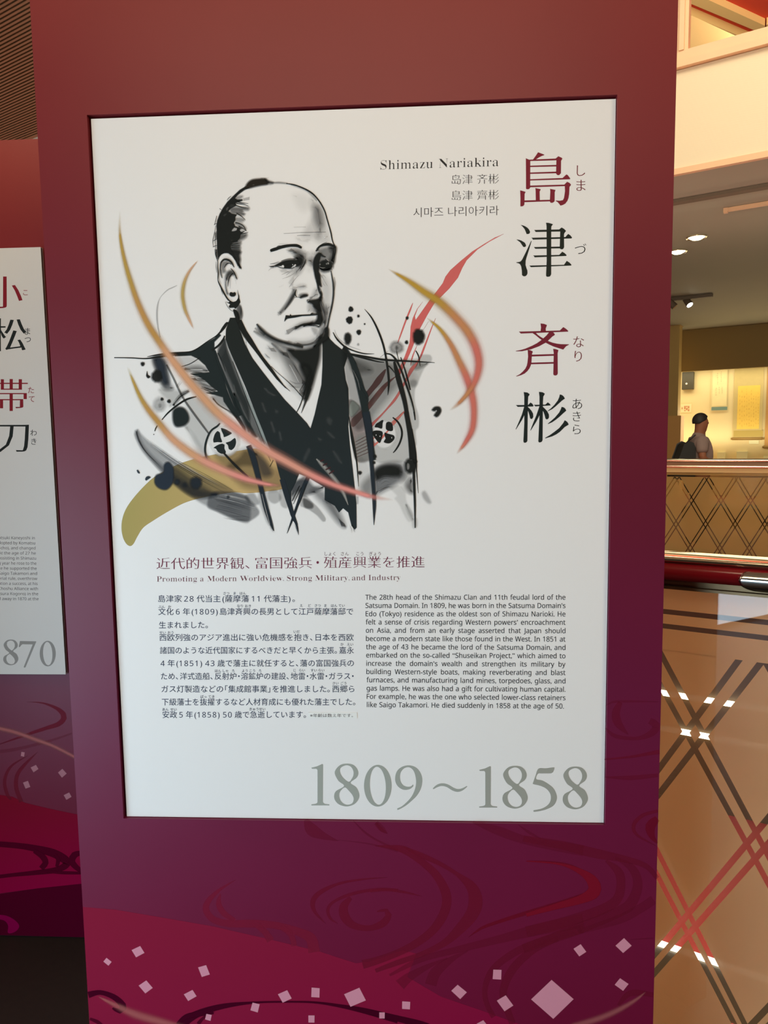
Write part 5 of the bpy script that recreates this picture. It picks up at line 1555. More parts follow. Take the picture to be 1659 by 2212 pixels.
M_FROST = frosted('etched tan glass', (230, 206, 172), 0.07, 0.5)
M_FROST2 = frosted('etched tan glass far', (232, 202, 146), 0.45, 0.5)
M_RED = mat('red carpet', (168, 62, 54), 0.8, noise=0.1, nscale=20)
M_REDCEIL = mat('red ceiling cloth', (206, 64, 40), 0.7)
M_CREAMBEAM = mat('cream beam', (246, 214, 146), 0.6)
M_LBROWN = mat('lower wall brown', (78, 56, 26), 0.6)
M_GCARPET = mat('gallery carpet rust', (126, 66, 28), 0.8, noise=0.1, nscale=20)
M_LAMP = mat('lamp glow', (255, 240, 200), 0.5, emit=9.0, emit_col=(1.0, 0.90, 0.55))
M_SPOT = mat('spot glow', (255, 250, 235), 0.5, emit=12.0, emit_col=(1.0, 0.96, 0.82))
M_STRIP = mat('strip lamp glow', (255, 245, 220), 0.5, emit=5.0, emit_col=(1.0, 0.93, 0.74))
M_WIN = mat('daylight pane', (255, 255, 255), 0.3, emit=WIN_L, emit_col=(0.60, 0.82, 1.0))
M_BLACK = mat('black', (22, 22, 22), 0.55)
M_WALLB = mat('back wall plaster', (120, 100, 82), 0.8)

# ------------------------------------------------------------------ room
Y_FRONT = -0.005                               # front sheet of the main panel stands a touch before its poster
zt = on_y(40, 297, Y_LEFT).z
zb = on_y(90, 2018.5, Y_LEFT).z
xl0, xr0 = [(on_y(a, 0, Y_FRONT).x + on_y(b, 2212, Y_FRONT).x) / 2 for a, b in ((66, 192), (1466, 1410))]

Z_CEIL = 2.7
structure(MB().bbox(-7, 11, -5.5, T_NEAR - 0.022, -0.4, 0.0).link('floor', M_FLOOR))
T_EDGE = 2.1
m = MB().bbox(-7, 11, -5.5, T_EDGE, Z_CEIL, Z_CEIL + 0.12)
pitch = abs(bt(on_z(30, 40, Z_CEIL)) - bt(on_z(30, 30, Z_CEIL))) * 1.0
m2 = MB()
tt = -1.2
while tt < T_EDGE - 0.05:
    m2.bbox(-2.0, 11, tt, tt + pitch * 0.55, Z_CEIL - 0.022, Z_CEIL)
    tt += pitch
structure(m.link('ceiling', M_RIB))
structure(m2.link('trim_1', M_RIB))
# glazed wall at the visitor's left, plain wall behind
xw = -1.56
wy0, wy1, wz1 = -3.9, -0.35, 1.3
w = MB()
w.box((xw - .15, -4.6, 0), (.15, 0, 0), (0, wy0 + 4.6, 0), (0, 0, Z_CEIL))
w.box((xw - .15, wy1, 0), (.15, 0, 0), (0, .3, 0), (0, 0, Z_CEIL))
w.box((xw - .15, wy0, wz1), (.15, 0, 0), (0, wy1 - wy0, 0), (0, 0, Z_CEIL - wz1))
structure(w.link('wall_left', M_WALLB))
structure(MB().box((xw - .15, -4.75, 0), (8, 0, 0), (0, .15, 0), (0, 0, Z_CEIL)).link('wall_back', M_WALLB))
w = MB().box((xw - .12, wy0, 0.03), (.02, 0, 0), (0, wy1 - wy0, 0), (0, 0, wz1 - .03))
structure(w.link('window_1', M_WIN))
w = MB()
for k in range(4):
    yy = wy0 + (wy1 - wy0 - .06) * k / 3
    w.box((xw - .1, yy, 0), (.06, 0, 0), (0, .06, 0), (0, 0, wz1))
structure(w.link('trim_2', M_BRONZE))

# ------------------------------------------------------------------ the printed panels


def panel_body(x0, x1, yf, bx0, bx1, bz0, bz1, m, parent, recess):
    """upright printed board, with a window for the poster when recessed"""
    g = MB()
    th = 0.06
    if recess:
        for a, b, c, d in ((x0, x1, bz1, zt), (x0, x1, zb, bz0), (x0, bx0, bz0, bz1), (bx1, x1, bz0, bz1)):
            g.box((a, yf, c), (b - a, 0, 0), (0, th, 0), (0, 0, d - c))
        g.box((bx0, yf + 0.02, bz0), (bx1 - bx0, 0, 0), (0, th - .02, 0), (0, 0, bz1 - bz0))
    else:
        g.box((x0, yf, zb), (x1 - x0, 0, 0), (0, th, 0), (0, 0, zt - zb))
    return g.link('panel_body', m, parent)


BZ = 1.2413
bx0, bx1, bz0, bz1 = -0.364, 0.364, BZ - 0.515, BZ + 0.515
main = thing('display_panel', ((xl0 + xr0) / 2, 0.03, 0), 'large crimson display panel with inked portrait poster, nearest the viewer', 'display panel')
body = panel_body(xl0, xr0, Y_FRONT, bx0 - .0034, bx1 + .0008, bz0 - .0008, bz1 + .0034, M_PANEL, main, True)
MB().box((xl0 + .05, 0.005, 0), (xr0 - xl0 - .1, 0, 0), (0, .045, 0), (0, 0, zb)).link('plinth', M_PLINTH, main)
board = MB().box((bx0, Y_MAIN, bz0), (bx1 - bx0, 0, 0), (0, .012, 0), (0, 0, bz1 - bz0)).link('poster_board', M_BOARD, main)
board['label'] = 'white poster with inked portrait and lettering'


def x_at(xw, y):
    """photo column of a vertical line at world x on the panel front, at photo row y"""
    p = Vector((xw, Y_FRONT, on_y(830, y, Y_FRONT).z))
    d = p - CAM
    k = d.dot(FWD)
    return IMW / 2 + FPX * d.dot(RGT) / k


def printed(name, fn, y, parent, cls=Letters, **k):
    p = cls(y)
    fn(p, **k)
    o = p.build(name, M_PRINT, parent)
    return o


LAYER[0] = 0
printed('wave_print', lambda p: draw_waves_main(p, lambda y: x_at(xl0, y) + .6, lambda y: x_at(xr0, y) - .6), Y_FRONT, body)
printed('square_print', draw_squares_main, Y_FRONT, body)
LAYER[0] = 0
printed('gold_crescent', draw_crescent, Y_MAIN, board)
printed('coral_splash', draw_splash, Y_MAIN, board)
printed('portrait_drawing', draw_portrait, Y_MAIN, board)
printed('brush_swooshes', draw_swooshes, Y_MAIN, board)
LAYER[0] = 20
printed('name_characters', letter_title, Y_MAIN, board)
printed('name_translations', letter_names, Y_MAIN, board)
printed('heading_lettering', letter_subtitle, Y_MAIN, board)
printed('japanese_text', letter_body_jp, Y_MAIN, board)
printed('english_text', letter_body_en, Y_MAIN, board)
printed('year_numerals', letter_year, Y_MAIN, board)
a, b = on_y(666, 1538.5, 0), on_y(771.5, 1551.5, 0)
st = MB().box((a.x, -0.0006, b.z), (b.x - a.x, 0, 0), (0, .0006, 0), (0, 0, a.z - b.z)).link('note_sticker', mat('note paper', (240, 242, 238), 0.6), board)
LAYER[0] = 620


def note(p):
    p.cjk('※年齢は数え年です。', (670, 1545.2), (762.5, 1545.2), 7.6, pig((74, 72, 78)), (0, -.008))


printed('note_text', note, Y_MAIN, board)

# left panel
lr = (on_y(90.5, 540, Y_LEFT).x + on_y(139.5, 1455, Y_LEFT).x) / 2
lz1 = on_y(60, 534.5, Y_LEFT).z
lz0 = on_y(70, 1456.5, Y_LEFT).z
ll = lr - 0.728
pf = Y_LEFT + 0.011
left = thing('display_panel', (lr - 0.364, pf + .03, 0), 'crimson display panel standing farther back, half cut off by the photo edge', 'display panel')
lbody = panel_body(ll - 0.09, lr + 0.10, pf, 0, 0, 0, 0, M_PANEL, left, False)
MB().box((ll - .04, pf + .005, 0), (0.81, 0, 0), (0, .045, 0), (0, 0, zb)).link('plinth', M_PLINTH, left)
lboard = MB().box((ll, Y_LEFT, lz0), (.728, 0, 0), (0, .0105, 0), (0, 0, lz1 - lz0)).link('poster_board', M_BOARD2, left)
MB().box((lr, Y_LEFT + .0018, lz0 + .004), (.0012, 0, 0), (0, .003, 0), (0, 0, lz1 - lz0 - .006)).link('board_edge', M_CORE, lboard)
LAYER[0] = 0
printed('wave_print', lambda p: draw_waves_left(p, None), pf, lbody)
LAYER[0] = 0
printed('poster_lettering', letter_left, Y_LEFT, lboard)

# ------------------------------------------------------------------ upper side of the hall across the well
S0, S1 = -9.0, 13.0
zf1 = (on_t(1463, 137.4, T_FAS).z + on_t(1659, 84.3, T_FAS).z) / 2
zf0 = (on_t(1458, 379.3, T_FAS).z + on_t(1632, 345, T_FAS).z) / 2
zf0b = (on_t(1458, 366, T_FAS).z + on_t(1659, 327, T_FAS).z) / 2
structure(MB().bbox(S0, S1, T_FAS, T_FAS + .18, zf0b + .0, zf1 - .06).link('wall_upper', M_CREAM))
structure(MB().bbox(S0, S1, T_FAS - .02, T_FAS + .03, zf0, zf0b).link('trim_3', M_TRIM))
# sill and mullion of the glazing above
r = MB()
r.bbox(S0, S1, T_FAS - .05, T_FAS + .2, zf1 - .055, zf1)
r.bbox(S0, S1, T_FAS - .02, T_FAS + .15, zf1, zf1 + .09)
structure(r.link('trim_4', M_TRIM))
sm = bs(on_t(1474, 70, T_FAS))
r = MB()
for k in range(-3, 6):
    r.bbox(sm - .05 + k * 2.1, sm + .05 + k * 2.1, T_FAS, T_FAS + .1, zf1 + .09, 7.6)
    r.bbox(sm - .02 + k * 2.1, sm + .02 + k * 2.1, T_FAS - .03, T_FAS, zf1 + .09, 7.6)
structure(r.link('trim_5', M_TRIM))
ZC = 7.4
structure(MB().bbox(S0, S1, T_FAS + .2, T_FAS + 9, ZC, ZC + .1).link('ceiling_upper', M_REDCEIL))


def slope_beam(pts, dz, name, m):
    """ceiling beam laid under the red ceiling along the two photo edges"""
    q = [on_z(x, y, ZC) for x, y in pts]
    g = MB()
    g.add([v - Vector((0, 0, dz)) for v in q] + q, [(0, 1, 2, 3), (7, 6, 5, 4), (0, 4, 5, 1), (1, 5, 6, 2), (2, 6, 7, 3), (3, 7, 4, 0)])
    return structure(g.link(name, m))


slope_beam([(1430, -35), (1653, 60), (1653, 40), (1470, -45)], .10, 'trim_6', M_CREAMBEAM)
slope_beam([(1420, 2), (1650, 106), (1650, 82), (1420, -17)], .12, 'trim_8', M_CREAMBEAM)
slope_beam([(1656, 64), (1720, 40), (1720, 20), (1656, 38)], .10, 'trim_7', M_CREAMBEAM)
ti = T_FAS + 1.6
q = [on_t(x, y, ti) for x, y in ((1380, -18), (1482, 28), (1660, 110), (1700, 150), (1380, 170))]
g = MB().add(q + [v + NX * .1 for v in q], [(0, 1, 2, 3, 4), (9, 8, 7, 6, 5)] + [(i, i + 5, (i + 1) % 5 + 5, (i + 1) % 5) for i in range(5)])
structure(g.link('wall_inner', mat('inner wall cream', (214, 184, 128), 0.8)))

# soffit and what hangs in it
structure(MB().bbox(S0, S1, T_FAS + .03, T_BEAM + .1, max(Z_SOF, zf0 + .004), Z_SOF + .15).link('ceiling_gallery', M_SOFFIT))
tg = bt(on_z(1560, 416, Z_SOF))
g = MB().bbox(S0, S1, tg - .05, tg + .05, Z_SOF - .03, Z_SOF)
structure(g.link('trim_10', M_GROOVE))


def downlight(px, py, label):
    c = on_z(px, py, Z_SOF)
    t = thing('downlight', c, label, 'ceiling light', 'recessed downlights in the brown soffit')
    MB().lathe(c, [(.105, -.012), (.115, -.012), (.115, 0), (.085, 0), (.085, -.004), (.105, -.012)]).link('trim_ring', M_BRASS, t, True)
    MB().lathe(c, [(.0, -.03), (.05, -.028), (.088, -.008), (.088, 0), (0, 0)]).link('lamp_disc', M_LAMP, t, True)
    return t


downlight(1505, 512, 'glowing round downlight in the brown soffit, nearer the viewer')
downlight(1464, 543, 'glowing round downlight in the brown soffit, half hidden by the red panel')
# slim track and spot heads
s_a = on_z(1568, 450, Z_SOF)
t1 = thing('track_light', s_a, 'slim pale track light on the soffit above the downlights', 'track light')
MB().bbox(bs(s_a) - 4.5, bs(s_a), bt(s_a) - .02, bt(s_a) + .02, Z_SOF - .035, Z_SOF).link('track_rail', M_TRIM, t1)
MB().bbox(bs(s_a) - .02, bs(s_a) + .02, bt(s_a) - .028, bt(s_a) + .028, Z_SOF - .045, Z_SOF).link('end_cap', M_TRIM, t1)
s_b = on_z(1540, 634, Z_SOF)
t2 = thing('track_light', s_b, 'dark track light rail with two spot heads beside the red panel', 'track light')
MB().bbox(bs(s_b), bs(s_b) + 5, bt(s_b) - .03, bt(s_b) + .03, Z_SOF - .05, Z_SOF).link('track_rail', M_GROOVE, t2)
for px, py, mm, aim in ((1491, 660, M_SPOT, Vector((.3, -.6, -.8))), (1459, 664, M_TAN, Vector((.6, -.2, -.7)))):
    c = on_t(px, py, bt(s_b))
    aim = aim.normalized()
    h = MB().tube(c - aim * .16, c - aim * .012, .05, .058).tube(c - aim * .1, Vector((c.x - aim.x * .1, c.y - aim.y * .1, Z_SOF - .05)), .014).link('spot_head', M_GROOVE, t2, False)
    MB().lathe(c, [(0, 0), (.035, -.002), (.05, -.012), (.05, -.02)], aim).link('lamp_face', mm, h, True)

# dark fascia over the display case, bright display wall
zb1 = Z_SOF
zb0 = (on_t(1498, 800.9, T_BEAM).z + on_t(1659, 792.3, T_BEAM).z) / 2
structure(MB().bbox(S0, S1, T_BEAM, T_BEAM + .12, zb0, zb1).link('trim_11', M_BEAM))
structure(MB().bbox(S0, S1, T_WALL, T_WALL + .15, 0, Z_SOF).link('wall_far', M_CASE))
structure(MB().bbox(S0, S1, T_FAR - .12, T_WALL + .15, -.4, 0).link('floor_gallery', M_GCARPET))


def rect_t(x0, y0, x1, y1, t):
    xm, ym = (x0 + x1) / 2, (y0 + y1) / 2
    return bs(on_t(x1, ym, t)), bs(on_t(x0, ym, t)), on_t(xm, y1, t).z, on_t(xm, y0, t).z


# column at the left end of the display, with the tan block at its foot
tcol = T_BEAM - .9
c0, c1, _, _ = rect_t(1380, 700, 1466, 900, tcol)
zc = on_t(1462, 898, tcol).z
structure(MB().bbox(c0, c1, tcol, tcol + .3, zc, Z_SOF).link('trim_12', M_COLUMN))
structure(MB().bbox(c0 - .02, c1, tcol - .03, tcol + .3, on_t(1462, 703, tcol).z, on_t(1462, 690, tcol).z).link('trim_13', M_TAN))
c0, c1, _, _ = rect_t(1380, 900, 1470, 990, tcol - .05)
structure(MB().bbox(c0, c1, tcol - .06, tcol + .33, 0, zc).link('trim_14', mat('block tan', (238, 192, 118), 0.6, noise=0.04, nscale=3)))

# dark wall box with a round lens
tb = T_WALL - .12
a0, a1, z0, z1 = rect_t(1473, 803.5, 1498, 841, tb)
t = thing('wall_box', B((a0 + a1) / 2, T_WALL, z0), 'small dark box with a shiny round lens on the yellow display wall', 'box')
MB().bbox(a0, a1, tb, T_WALL, z0, z1).link('box_body', mat('box dark grey', (70, 66, 50), 0.5), t, bevel=.006)
cc = on_t(1483, 829, tb)
MB().lathe(cc, [(.0, .010), (.018, .010), (.024, .0), (.0, 0)], -NX).link('lens_ring', mat('lens ring', (240, 235, 225), 0.3, emit=0.0), t, True)
# small red-printed notice
tn = T_WALL - .012
a0, a1, z0, z1 = rect_t(1471, 873, 1493.5, 891, tn)
t = thing('wall_notice', B((a0 + a1) / 2, T_WALL, z0), 'small white notice with red print on the yellow display wall', 'notice')
MB().bbox(a0, a1, tn, T_WALL, z0, z1).link('notice_card', mat('notice white', (250, 236, 190), 0.6), t)
g = MB()
for k, (x0, y0, x1, y1) in enumerate(((1478, 877, 1481, 884), (1482, 877, 1485, 879), (1482, 881, 1485, 886), (1486, 877, 1489, 882), (1478, 886, 1481, 888), (1486, 884, 1489, 888), (1472.5, 880, 1474.5, 884))):
    e = rect_t(x0, y0, x1, y1, tn)
    g.bbox(e[0], e[1], tn - .003, tn, e[2], e[3])
g.link('red_print', mat('notice red', (205, 140, 100), 0.6), t)

# hanging scrolls


def scroll(label, mount, paper, mc, pc, bands, marks, roller, t=T_WALL - .03):
    a0, a1, z0, z1 = rect_t(*mount, t)
    o = thing('hanging_scroll', B((a0 + a1) / 2, T_WALL, z0), label, 'hanging scroll', 'scrolls hanging on the display wall')
    cl = MB().bbox(a0, a1, t, t + .012, z0, z1).link('mount_cloth', mat('scroll cloth', mc, 0.8, noise=.06, nscale=12), o)
    if paper:
        e = rect_t(*paper, t)
        pp = MB().bbox(e[0], e[1], t - .004, t, e[2], e[3]).link('scroll_paper', mat('scroll paper', pc, 0.8, noise=.08, nscale=10), o)
    for bnd, bc in bands:
        e = rect_t(*bnd, t)
        MB().bbox(e[0], e[1], t - .005, t, e[2], e[3]).link('cloth_band', mat('scroll band', bc, 0.8), o)
    g = MB()
    for mk in marks:
        e = rect_t(*mk, t)
        g.bbox(e[0], e[1], t - .006, t - .002, e[2], e[3])
    if marks:
        g.link('ink_marks', mat('faded ink', tuple(int(v * .9) for v in pc), 0.8), o)
    if roller:
        e = rect_t(*roller, t)
        r_ = (e[3] - e[2]) / 2
        zc_ = (e[3] + e[2]) / 2
        MB().tube(B(e[0], t - .01, zc_), B(e[1], t - .01, zc_), r_).tube(B(e[0] - .03, t - .01, zc_), B(e[0], t - .01, zc_), r_ * .7).tube(B(e[1], t - .01, zc_), B(e[1] + .03, t - .01, zc_), r_ * .7).link('roller_rod', mat('roller', (150, 120, 62), 0.5), o, True)
    return o


rs = random.Random(5)
mk = []
for col, ys in ((1550, (806, 830)), (1558, (803, 824)), (1547, (838, 852)), (1554, (836, 850)), (1560, (836, 852))):
    y = ys[0]
    while y < ys[1]:
        h = rs.uniform(1.2, 3)
        mk.append((col - rs.uniform(.5, 1.6), y, col + rs.uniform(.5, 1.6), y + h))
        y += h + rs.uniform(.8, 2)
scroll('pale hanging scroll with a teal band at its foot, above the person', (1536.5, 775, 1571.5, 887.5), (1539.5, 775, 1570, 877), (228, 214, 164), (246, 230, 176), [((1537, 879, 1571, 886), (120, 150, 140))], mk, None)
mk = []
for col in range(1598, 1640, 5):
    y = 838 + rs.uniform(0, 20)
    while y < 918:
        h = rs.uniform(1.5, 5)
        mk.append((col - rs.uniform(.2, .9), y, col + rs.uniform(.2, .9), y + h))
        y += h + rs.uniform(2, 9)
scroll('tall hanging scroll with glowing orange paper and olive cloth', (1585, 770, 1648, 945), (1593, 833, 1641, 926.5), (206, 188, 128), (255, 208, 98), [((1585, 930, 1648, 943), (180, 160, 88))], mk, (1582, 944.5, 1647, 950.5))
scroll('brown hanging scroll cut off by the right edge of the photo', (1655, 770, 1700, 962), None, (190, 146, 84), (190, 146, 84), [], [], (1650, 962, 1706, 968.5))

# caption cards along the display
for n_, (r_, lab) in enumerate((((1549, 977, 1566, 991), 'cream caption card just right of the person'), ((1591, 975.5, 1614, 991), 'cream caption card below the orange scroll'), ((1618, 951.5, 1639, 959), 'small cream caption tag under the orange scroll roller'), ((1649, 985, 1672, 996), 'cream caption card at the right edge of the photo'))):
    tt_ = T_WALL - .016 if n_ == 2 else T_WALL - .08
    e = rect_t(*r_, tt_)
    o = MB().bbox(e[0], e[1], tt_, T_WALL if n_ != 2 else T_WALL - .004, e[2] if n_ == 2 else e[2], e[3]).link('caption_card', mat('caption card', (255, 246, 200), 0.6))
    tag(o, lab, 'label card', 'caption cards along the display wall')
zs = on_t(1600, 992, T_WALL - .3).z
structure(MB().bbox(S0, S1, T_WALL - .45, T_WALL, 0, zs - .02).link('trim_15', M_TAN))

# ------------------------------------------------------------------ railings


def clip_cells(poly, bands):
    """cut the bands out of a convex polygon; bands are pairs of parallel half planes (n, d0, d1)"""
    def half(ps, n, d, sgn):
        out = []
        m_ = len(ps)
        for i in range(m_):
            a, b = ps[i], ps[(i + 1) % m_]
            fa = sgn * (n[0] * a[0] + n[1] * a[1] - d)
            fb = sgn * (n[0] * b[0] + n[1] * b[1] - d)
            if fa >= 0:
                out.append(a)
            if fa * fb < 0:
                u = fa / (fa - fb)
                out.append((a[0] + (b[0] - a[0]) * u, a[1] + (b[1] - a[1]) * u))
        return out
    cells = [poly]
    for n, d0, d1 in bands:
        nx_ = []
        for c in cells:
            for q in (half(c, n, d0, -1), half(c, n, d1, 1)):
                if len(q) > 2:
                    nx_.append(q)
        cells = nx_
    return cells


def band(p, q, w):
    """p, q: (s, z) on the centre line, w: width in metres"""
    dx, dz = q[0] - p[0], q[1] - p[1]
    L = math.hypot(dx, dz)
    n = (-dz / L, dx / L)
    d = n[0] * p[0] + n[1] * p[1]
    return (n, d - w / 2, d + w / 2)


def sz(px, py, t):
    v = on_t(px, py, t)
    return (bs(v), v.z)


def film_mesh(cells, t):
    g = MB()
    for c in cells:
        k = len(c)
        f_ = [B(s, t, z) for s, z in c]
        b_ = [B(s, t + .0008, z) for s, z in c]
        g.add(f_ + b_, [tuple(range(k)), tuple(range(2 * k - 1, k - 1, -1))] + [(i, (i + 1) % k, k + (i + 1) % k, k + i) for i in range(k)])
    return g


# near railing
TN = T_NEAR
sR, sL = bs(on_t(1659, 1300, TN)), bs(on_t(1400, 1300, TN))
za, zb_ = on_t(1550, 1218, TN - .035).z, on_t(1550, 1267, TN - .035).z
zc_ = (za + zb_) / 2
rr_ = (za - zb_) / 2 + .003
sA, sB = sR - 1.6, sL + 6.0
rail = thing('glass_railing', B((sA + sB) / 2, TN, 0), 'glass railing with burgundy handrail close by at right, etched with a lattice', 'railing')
prof = [(math.cos(i * math.pi / 12) * .042, math.sin(i * math.pi / 12) * rr_) for i in range(24)]
MB().extrude(prof, B(sA, TN, zc_), B(sB, TN, zc_)).link('handrail', M_BURG, rail, True)
zt1 = zc_ + rr_ + .004
zt0 = zt1 - .009
pr = [(-.036, zt0), (.036, zt0), (.036, zt1 - .003), (.033, zt1), (-.033, zt1), (-.036, zt1 - .003)]
MB().extrude(pr, B(sA, TN, 0), B(sB, TN, 0)).link('top_strip', M_BRASS, rail, True)
zu = on_t(1550, 1282, TN - .028).z
MB().extrude([(-.028, zu), (.028, zu), (.028, zu + .005), (.022, zu + .006), (.022, zu + .009), (.028, zu + .010), (.028, zb_ + .004), (-.028, zb_ + .004), (-.028, zu + .010), (-.022, zu + .009), (-.022, zu + .006), (-.028, zu + .005)], B(sA, TN, 0), B(sB, TN, 0)).link('rail_channel', M_BRONZE, rail)
# chrome sleeve with rounded end let into the burgundy rail
sS = bs(on_t(1596, 1250, TN - .045))
rows = []
for i in range(13):
    u = i / 12
    half = math.sqrt(max(0.0, 1 - (1 - min(1, u * 1.0)) ** 2)) if u < 1 else 1
    rows.append((sS - u * .045, max(.06, half)))
rows.append((sA + .2, 1.0))
vs_, fs_ = [], []
N_ = 11
for s_, h_ in rows:
    for j in range(N_):
        an = math.pi / 2 + math.pi / 2 + (j / (N_ - 1) - .5) * 2 * h_ * math.radians(58)
        vs_.append(B(s_, TN, zc_) + NX * (math.cos(an) * .0452) + Vector((0, 0, -math.sin(an) * (rr_ + .0025) )) * -1 - Vector((0, 0, .004)))
for i in range(len(rows) - 1):
    for j in range(N_ - 1):
        a_ = i * N_ + j
        fs_.append((a_, a_ + 1, a_ + N_ + 1, a_ + N_))
sl = link('chrome_sleeve', vs_, fs_, M_CHROME, rail, smooth=True)
so = sl.modifiers.new('solid', 'SOLIDIFY')
so.thickness = .002
# pane and etched film
MB().bbox(sA, sB, TN - .005, TN + .005, -.1, zu + .004).link('glass_pane', M_GLASS, rail)
MB().bbox(sA, sB, TN - .02, TN + .012, -.12, .03).link('base_channel', M_BRONZE, rail)
bands = []
WB = .0105
lines = [((1435.2, 1430.8), (1604.7, 1750)), ((1432.9, 1496.4), (1570.8, 1750)), ((1421.6, 1847.6), (1609.3, 2212)), ((1419.4, 1906.4), (1575.4, 2207)),
         ((1598, 1424), (1428.4, 1654.6)), ((1659, 1412.7), (1424, 1715.6)), ((1659, 1775.3), (1414.9, 2055.6)), ((1659, 1834), (1414.9, 2114.4))]
LZ = [(sz(*a, TN), sz(*b, TN)) for a, b in lines]


def s_at(l, z):
    (s0_, z0_), (s1_, z1_) = l
    return s0_ + (s1_ - s0_) * (z - z0_) / (z1_ - z0_)


d1 = s_at(LZ[2], .5) - s_at(LZ[0], .5)
d2 = s_at(LZ[6], .5) - s_at(LZ[4], .5)
for l, d in ((LZ[0], d1), (LZ[1], d1), (LZ[4], d2), (LZ[5], d2)):
    for k in range(-7, 8):
        (s0_, z0_), (s1_, z1_) = l
        bands.append(band((s0_ + d * k, z0_), (s1_ + d * k, z1_), WB))
h1, h2 = (sz(1433, 1322.3, TN)[1] + sz(1602.5, 1340.4, TN)[1]) / 2, (sz(1433, 1354, TN)[1] + sz(1600, 1373.2, TN)[1]) / 2
zlo = .0
fs1 = clip_cells([(sA + .3, zlo), (sL + 2.2, zlo), (sL + 2.2, h2 - .045), (sA + .3, h2 - .045)], bands)
WH = .0095
fs1 += clip_cells([(sA + .3, h2 - .045), (sL + 2.2, h2 - .045), (sL + 2.2, zu), (sA + .3, zu)], [((0, 1), h1 - WH / 2, h1 + WH / 2), ((0, 1), h2 - WH / 2, h2 + WH / 2)])
film_mesh(fs1, TN + .0055).link('etched_film', M_FROST, rail)

# far railing
TF = T_FAR
fR, fL = bs(on_t(1659, 1050, TF)), bs(on_t(1400, 1050, TF))
fA, fB = fR - 4.0, fL + 5.0
frail = thing('glass_railing', B((fA + fB) / 2, TF, 0), 'glass railing with double steel rail across the well, before the person', 'railing')


def fz(y, t=TF):
    return on_t(1550, y, t).z


def rail_bar(name, y0, y1, hw, m, bow=.4):
    z1_, z0_ = fz(y0, TF - hw), fz(y1, TF - hw)
    hz = (z1_ - z0_) / 2
    pf_ = [(math.cos(i * math.pi / 10) * hw, (z1_ + z0_) / 2 + math.copysign(abs(math.sin(i * math.pi / 10)) ** bow, math.sin(i * math.pi / 10)) * hz) for i in range(20)]
    return MB().extrude(pf_, B(fA, TF, 0), B(fB, TF, 0)).link(name, m, frail, True)


rail_bar('top_rail', 990.8, 998.5, .05, M_BRASS, .8)
MB().bbox(fA, fB, TF - .03, TF + .03, fz(1005.5), fz(998)).link('rail_web', mat('rail web brown', (128, 92, 64), .4), frail)
rail_bar('lower_rail', 1004.5, 1012, .045, M_BRASS, .8)
MB().bbox(fA, fB, TF - .02, TF + .02, fz(1021), fz(1011.5)).link('rail_channel', M_TAN, frail)
MB().bbox(fA, fB, TF - .006, TF + .006, .02, fz(1020)).link('glass_pane', M_GLASS2, frail)
MB().bbox(fA, fB, TF - .03, TF + .03, 0, .06).link('base_channel', M_BRONZE, frail)
bands = []
C5 = 259 / 1659
for k in range(-9, 10):
    for o in (-28, 30):
        x0, x1 = 810 + o + k * 410, 1010 + o + k * 410
        a, b = sz(1400 + x0 * C5, 980 + 320 * C5, TF), sz(1400 + x1 * C5, 980 + 655 * C5, TF)
        bands.append(band(a, b, .010))
        x0, x1 = 810 + o + k * 410, 600 + o + k * 410
        a, b = sz(1400 + x0 * C5, 980 + 315 * C5, TF), sz(1400 + x1 * C5, 980 + 640 * C5, TF)
        bands.append(band(a, b, .010))
hA, hB = fz(1022), fz(1029)
cells = clip_cells([(fA + .5, .06), (fB - 2, .06), (fB - 2, hB - .012), (fA + .5, hB - .012)], bands)
cells += clip_cells([(fA + .5, hB - .012), (fB - 2, hB - .012), (fB - 2, hA + .02), (fA + .5, hA + .02)], [((0, 1), hB - .009, hB + .009)])
film_mesh(cells, TF + .007).link('etched_film', M_FROST2, frail)

# low dark bench seen through the etched glass of the far railing
tbn = TF + 1.1
e = rect_t(1470, 1090, 1640, 1150, tbn)
bench = thing('bench', B((e[0] + e[1]) / 2, tbn + .3, 0), 'dark low upholstered bench behind the far etched glass railing', 'bench')
MB().bbox(e[0] - .3, e[1], tbn, tbn + .6, .3, .46).link('seat_cushion', mat('bench cushion', (62, 48, 34), .7), bench, bevel=.04)
MB().bbox(e[0] - .28, e[1] - .02, tbn + .03, tbn + .57, .22, .3).link('seat_frame', M_BRONZE, bench)
for a_ in (e[0] - .22, e[1] - .1):
    for b_ in (tbn + .08, tbn + .47):
        MB().bbox(a_, a_ + .05, b_, b_ + .05, 0, .22).link('leg', M_BLACK, bench)

# ------------------------------------------------------------------ the storey below, seen through the clear etched lines
structure(MB().bbox(S0, S1, TN + .3, T_FAR + 9, -4.4, -4.2).link('floor_lower', M_RED))
tlw = T_FAR + 3.0
structure(MB().bbox(S0, S1, tlw, tlw + .15, -4.2, -.4).link('wall_lower', M_LBROWN))
for k, (t_, z_, lab) in enumerate(((tlw - .075, -2.55, 'upper glowing strip lamp on the brown wall below'), (tlw - .06, -3.1, 'lower glowing strip lamp on the brown wall below'))):
    o = MB().bbox(S0 + 1, S1 - 1, t_, t_ + .05, z_, z_ + .07).link('strip_lamp', M_STRIP)
    tag(o, lab, 'strip lamp', 'glowing strip lamps on the storey below')
for k, (t_, lab) in enumerate(((T_FAR - .4, 'glowing strip lamp set in the red floor below'),)):
    o = MB().bbox(S0 + 1, S1 - 1, t_, t_ + .08, -4.2, -4.16).link('strip_lamp', M_STRIP)
    tag(o, lab, 'strip lamp', 'glowing strip lamps on the storey below')
    MBk = MB().bbox(S0 + 1, S1 - 1, t_ - .7, t_, -4.2, -4.18).link('floor_border', mat('floor border', (60, 44, 24), .4))
    structure(MBk)
    MBk.name = 'trim_16'

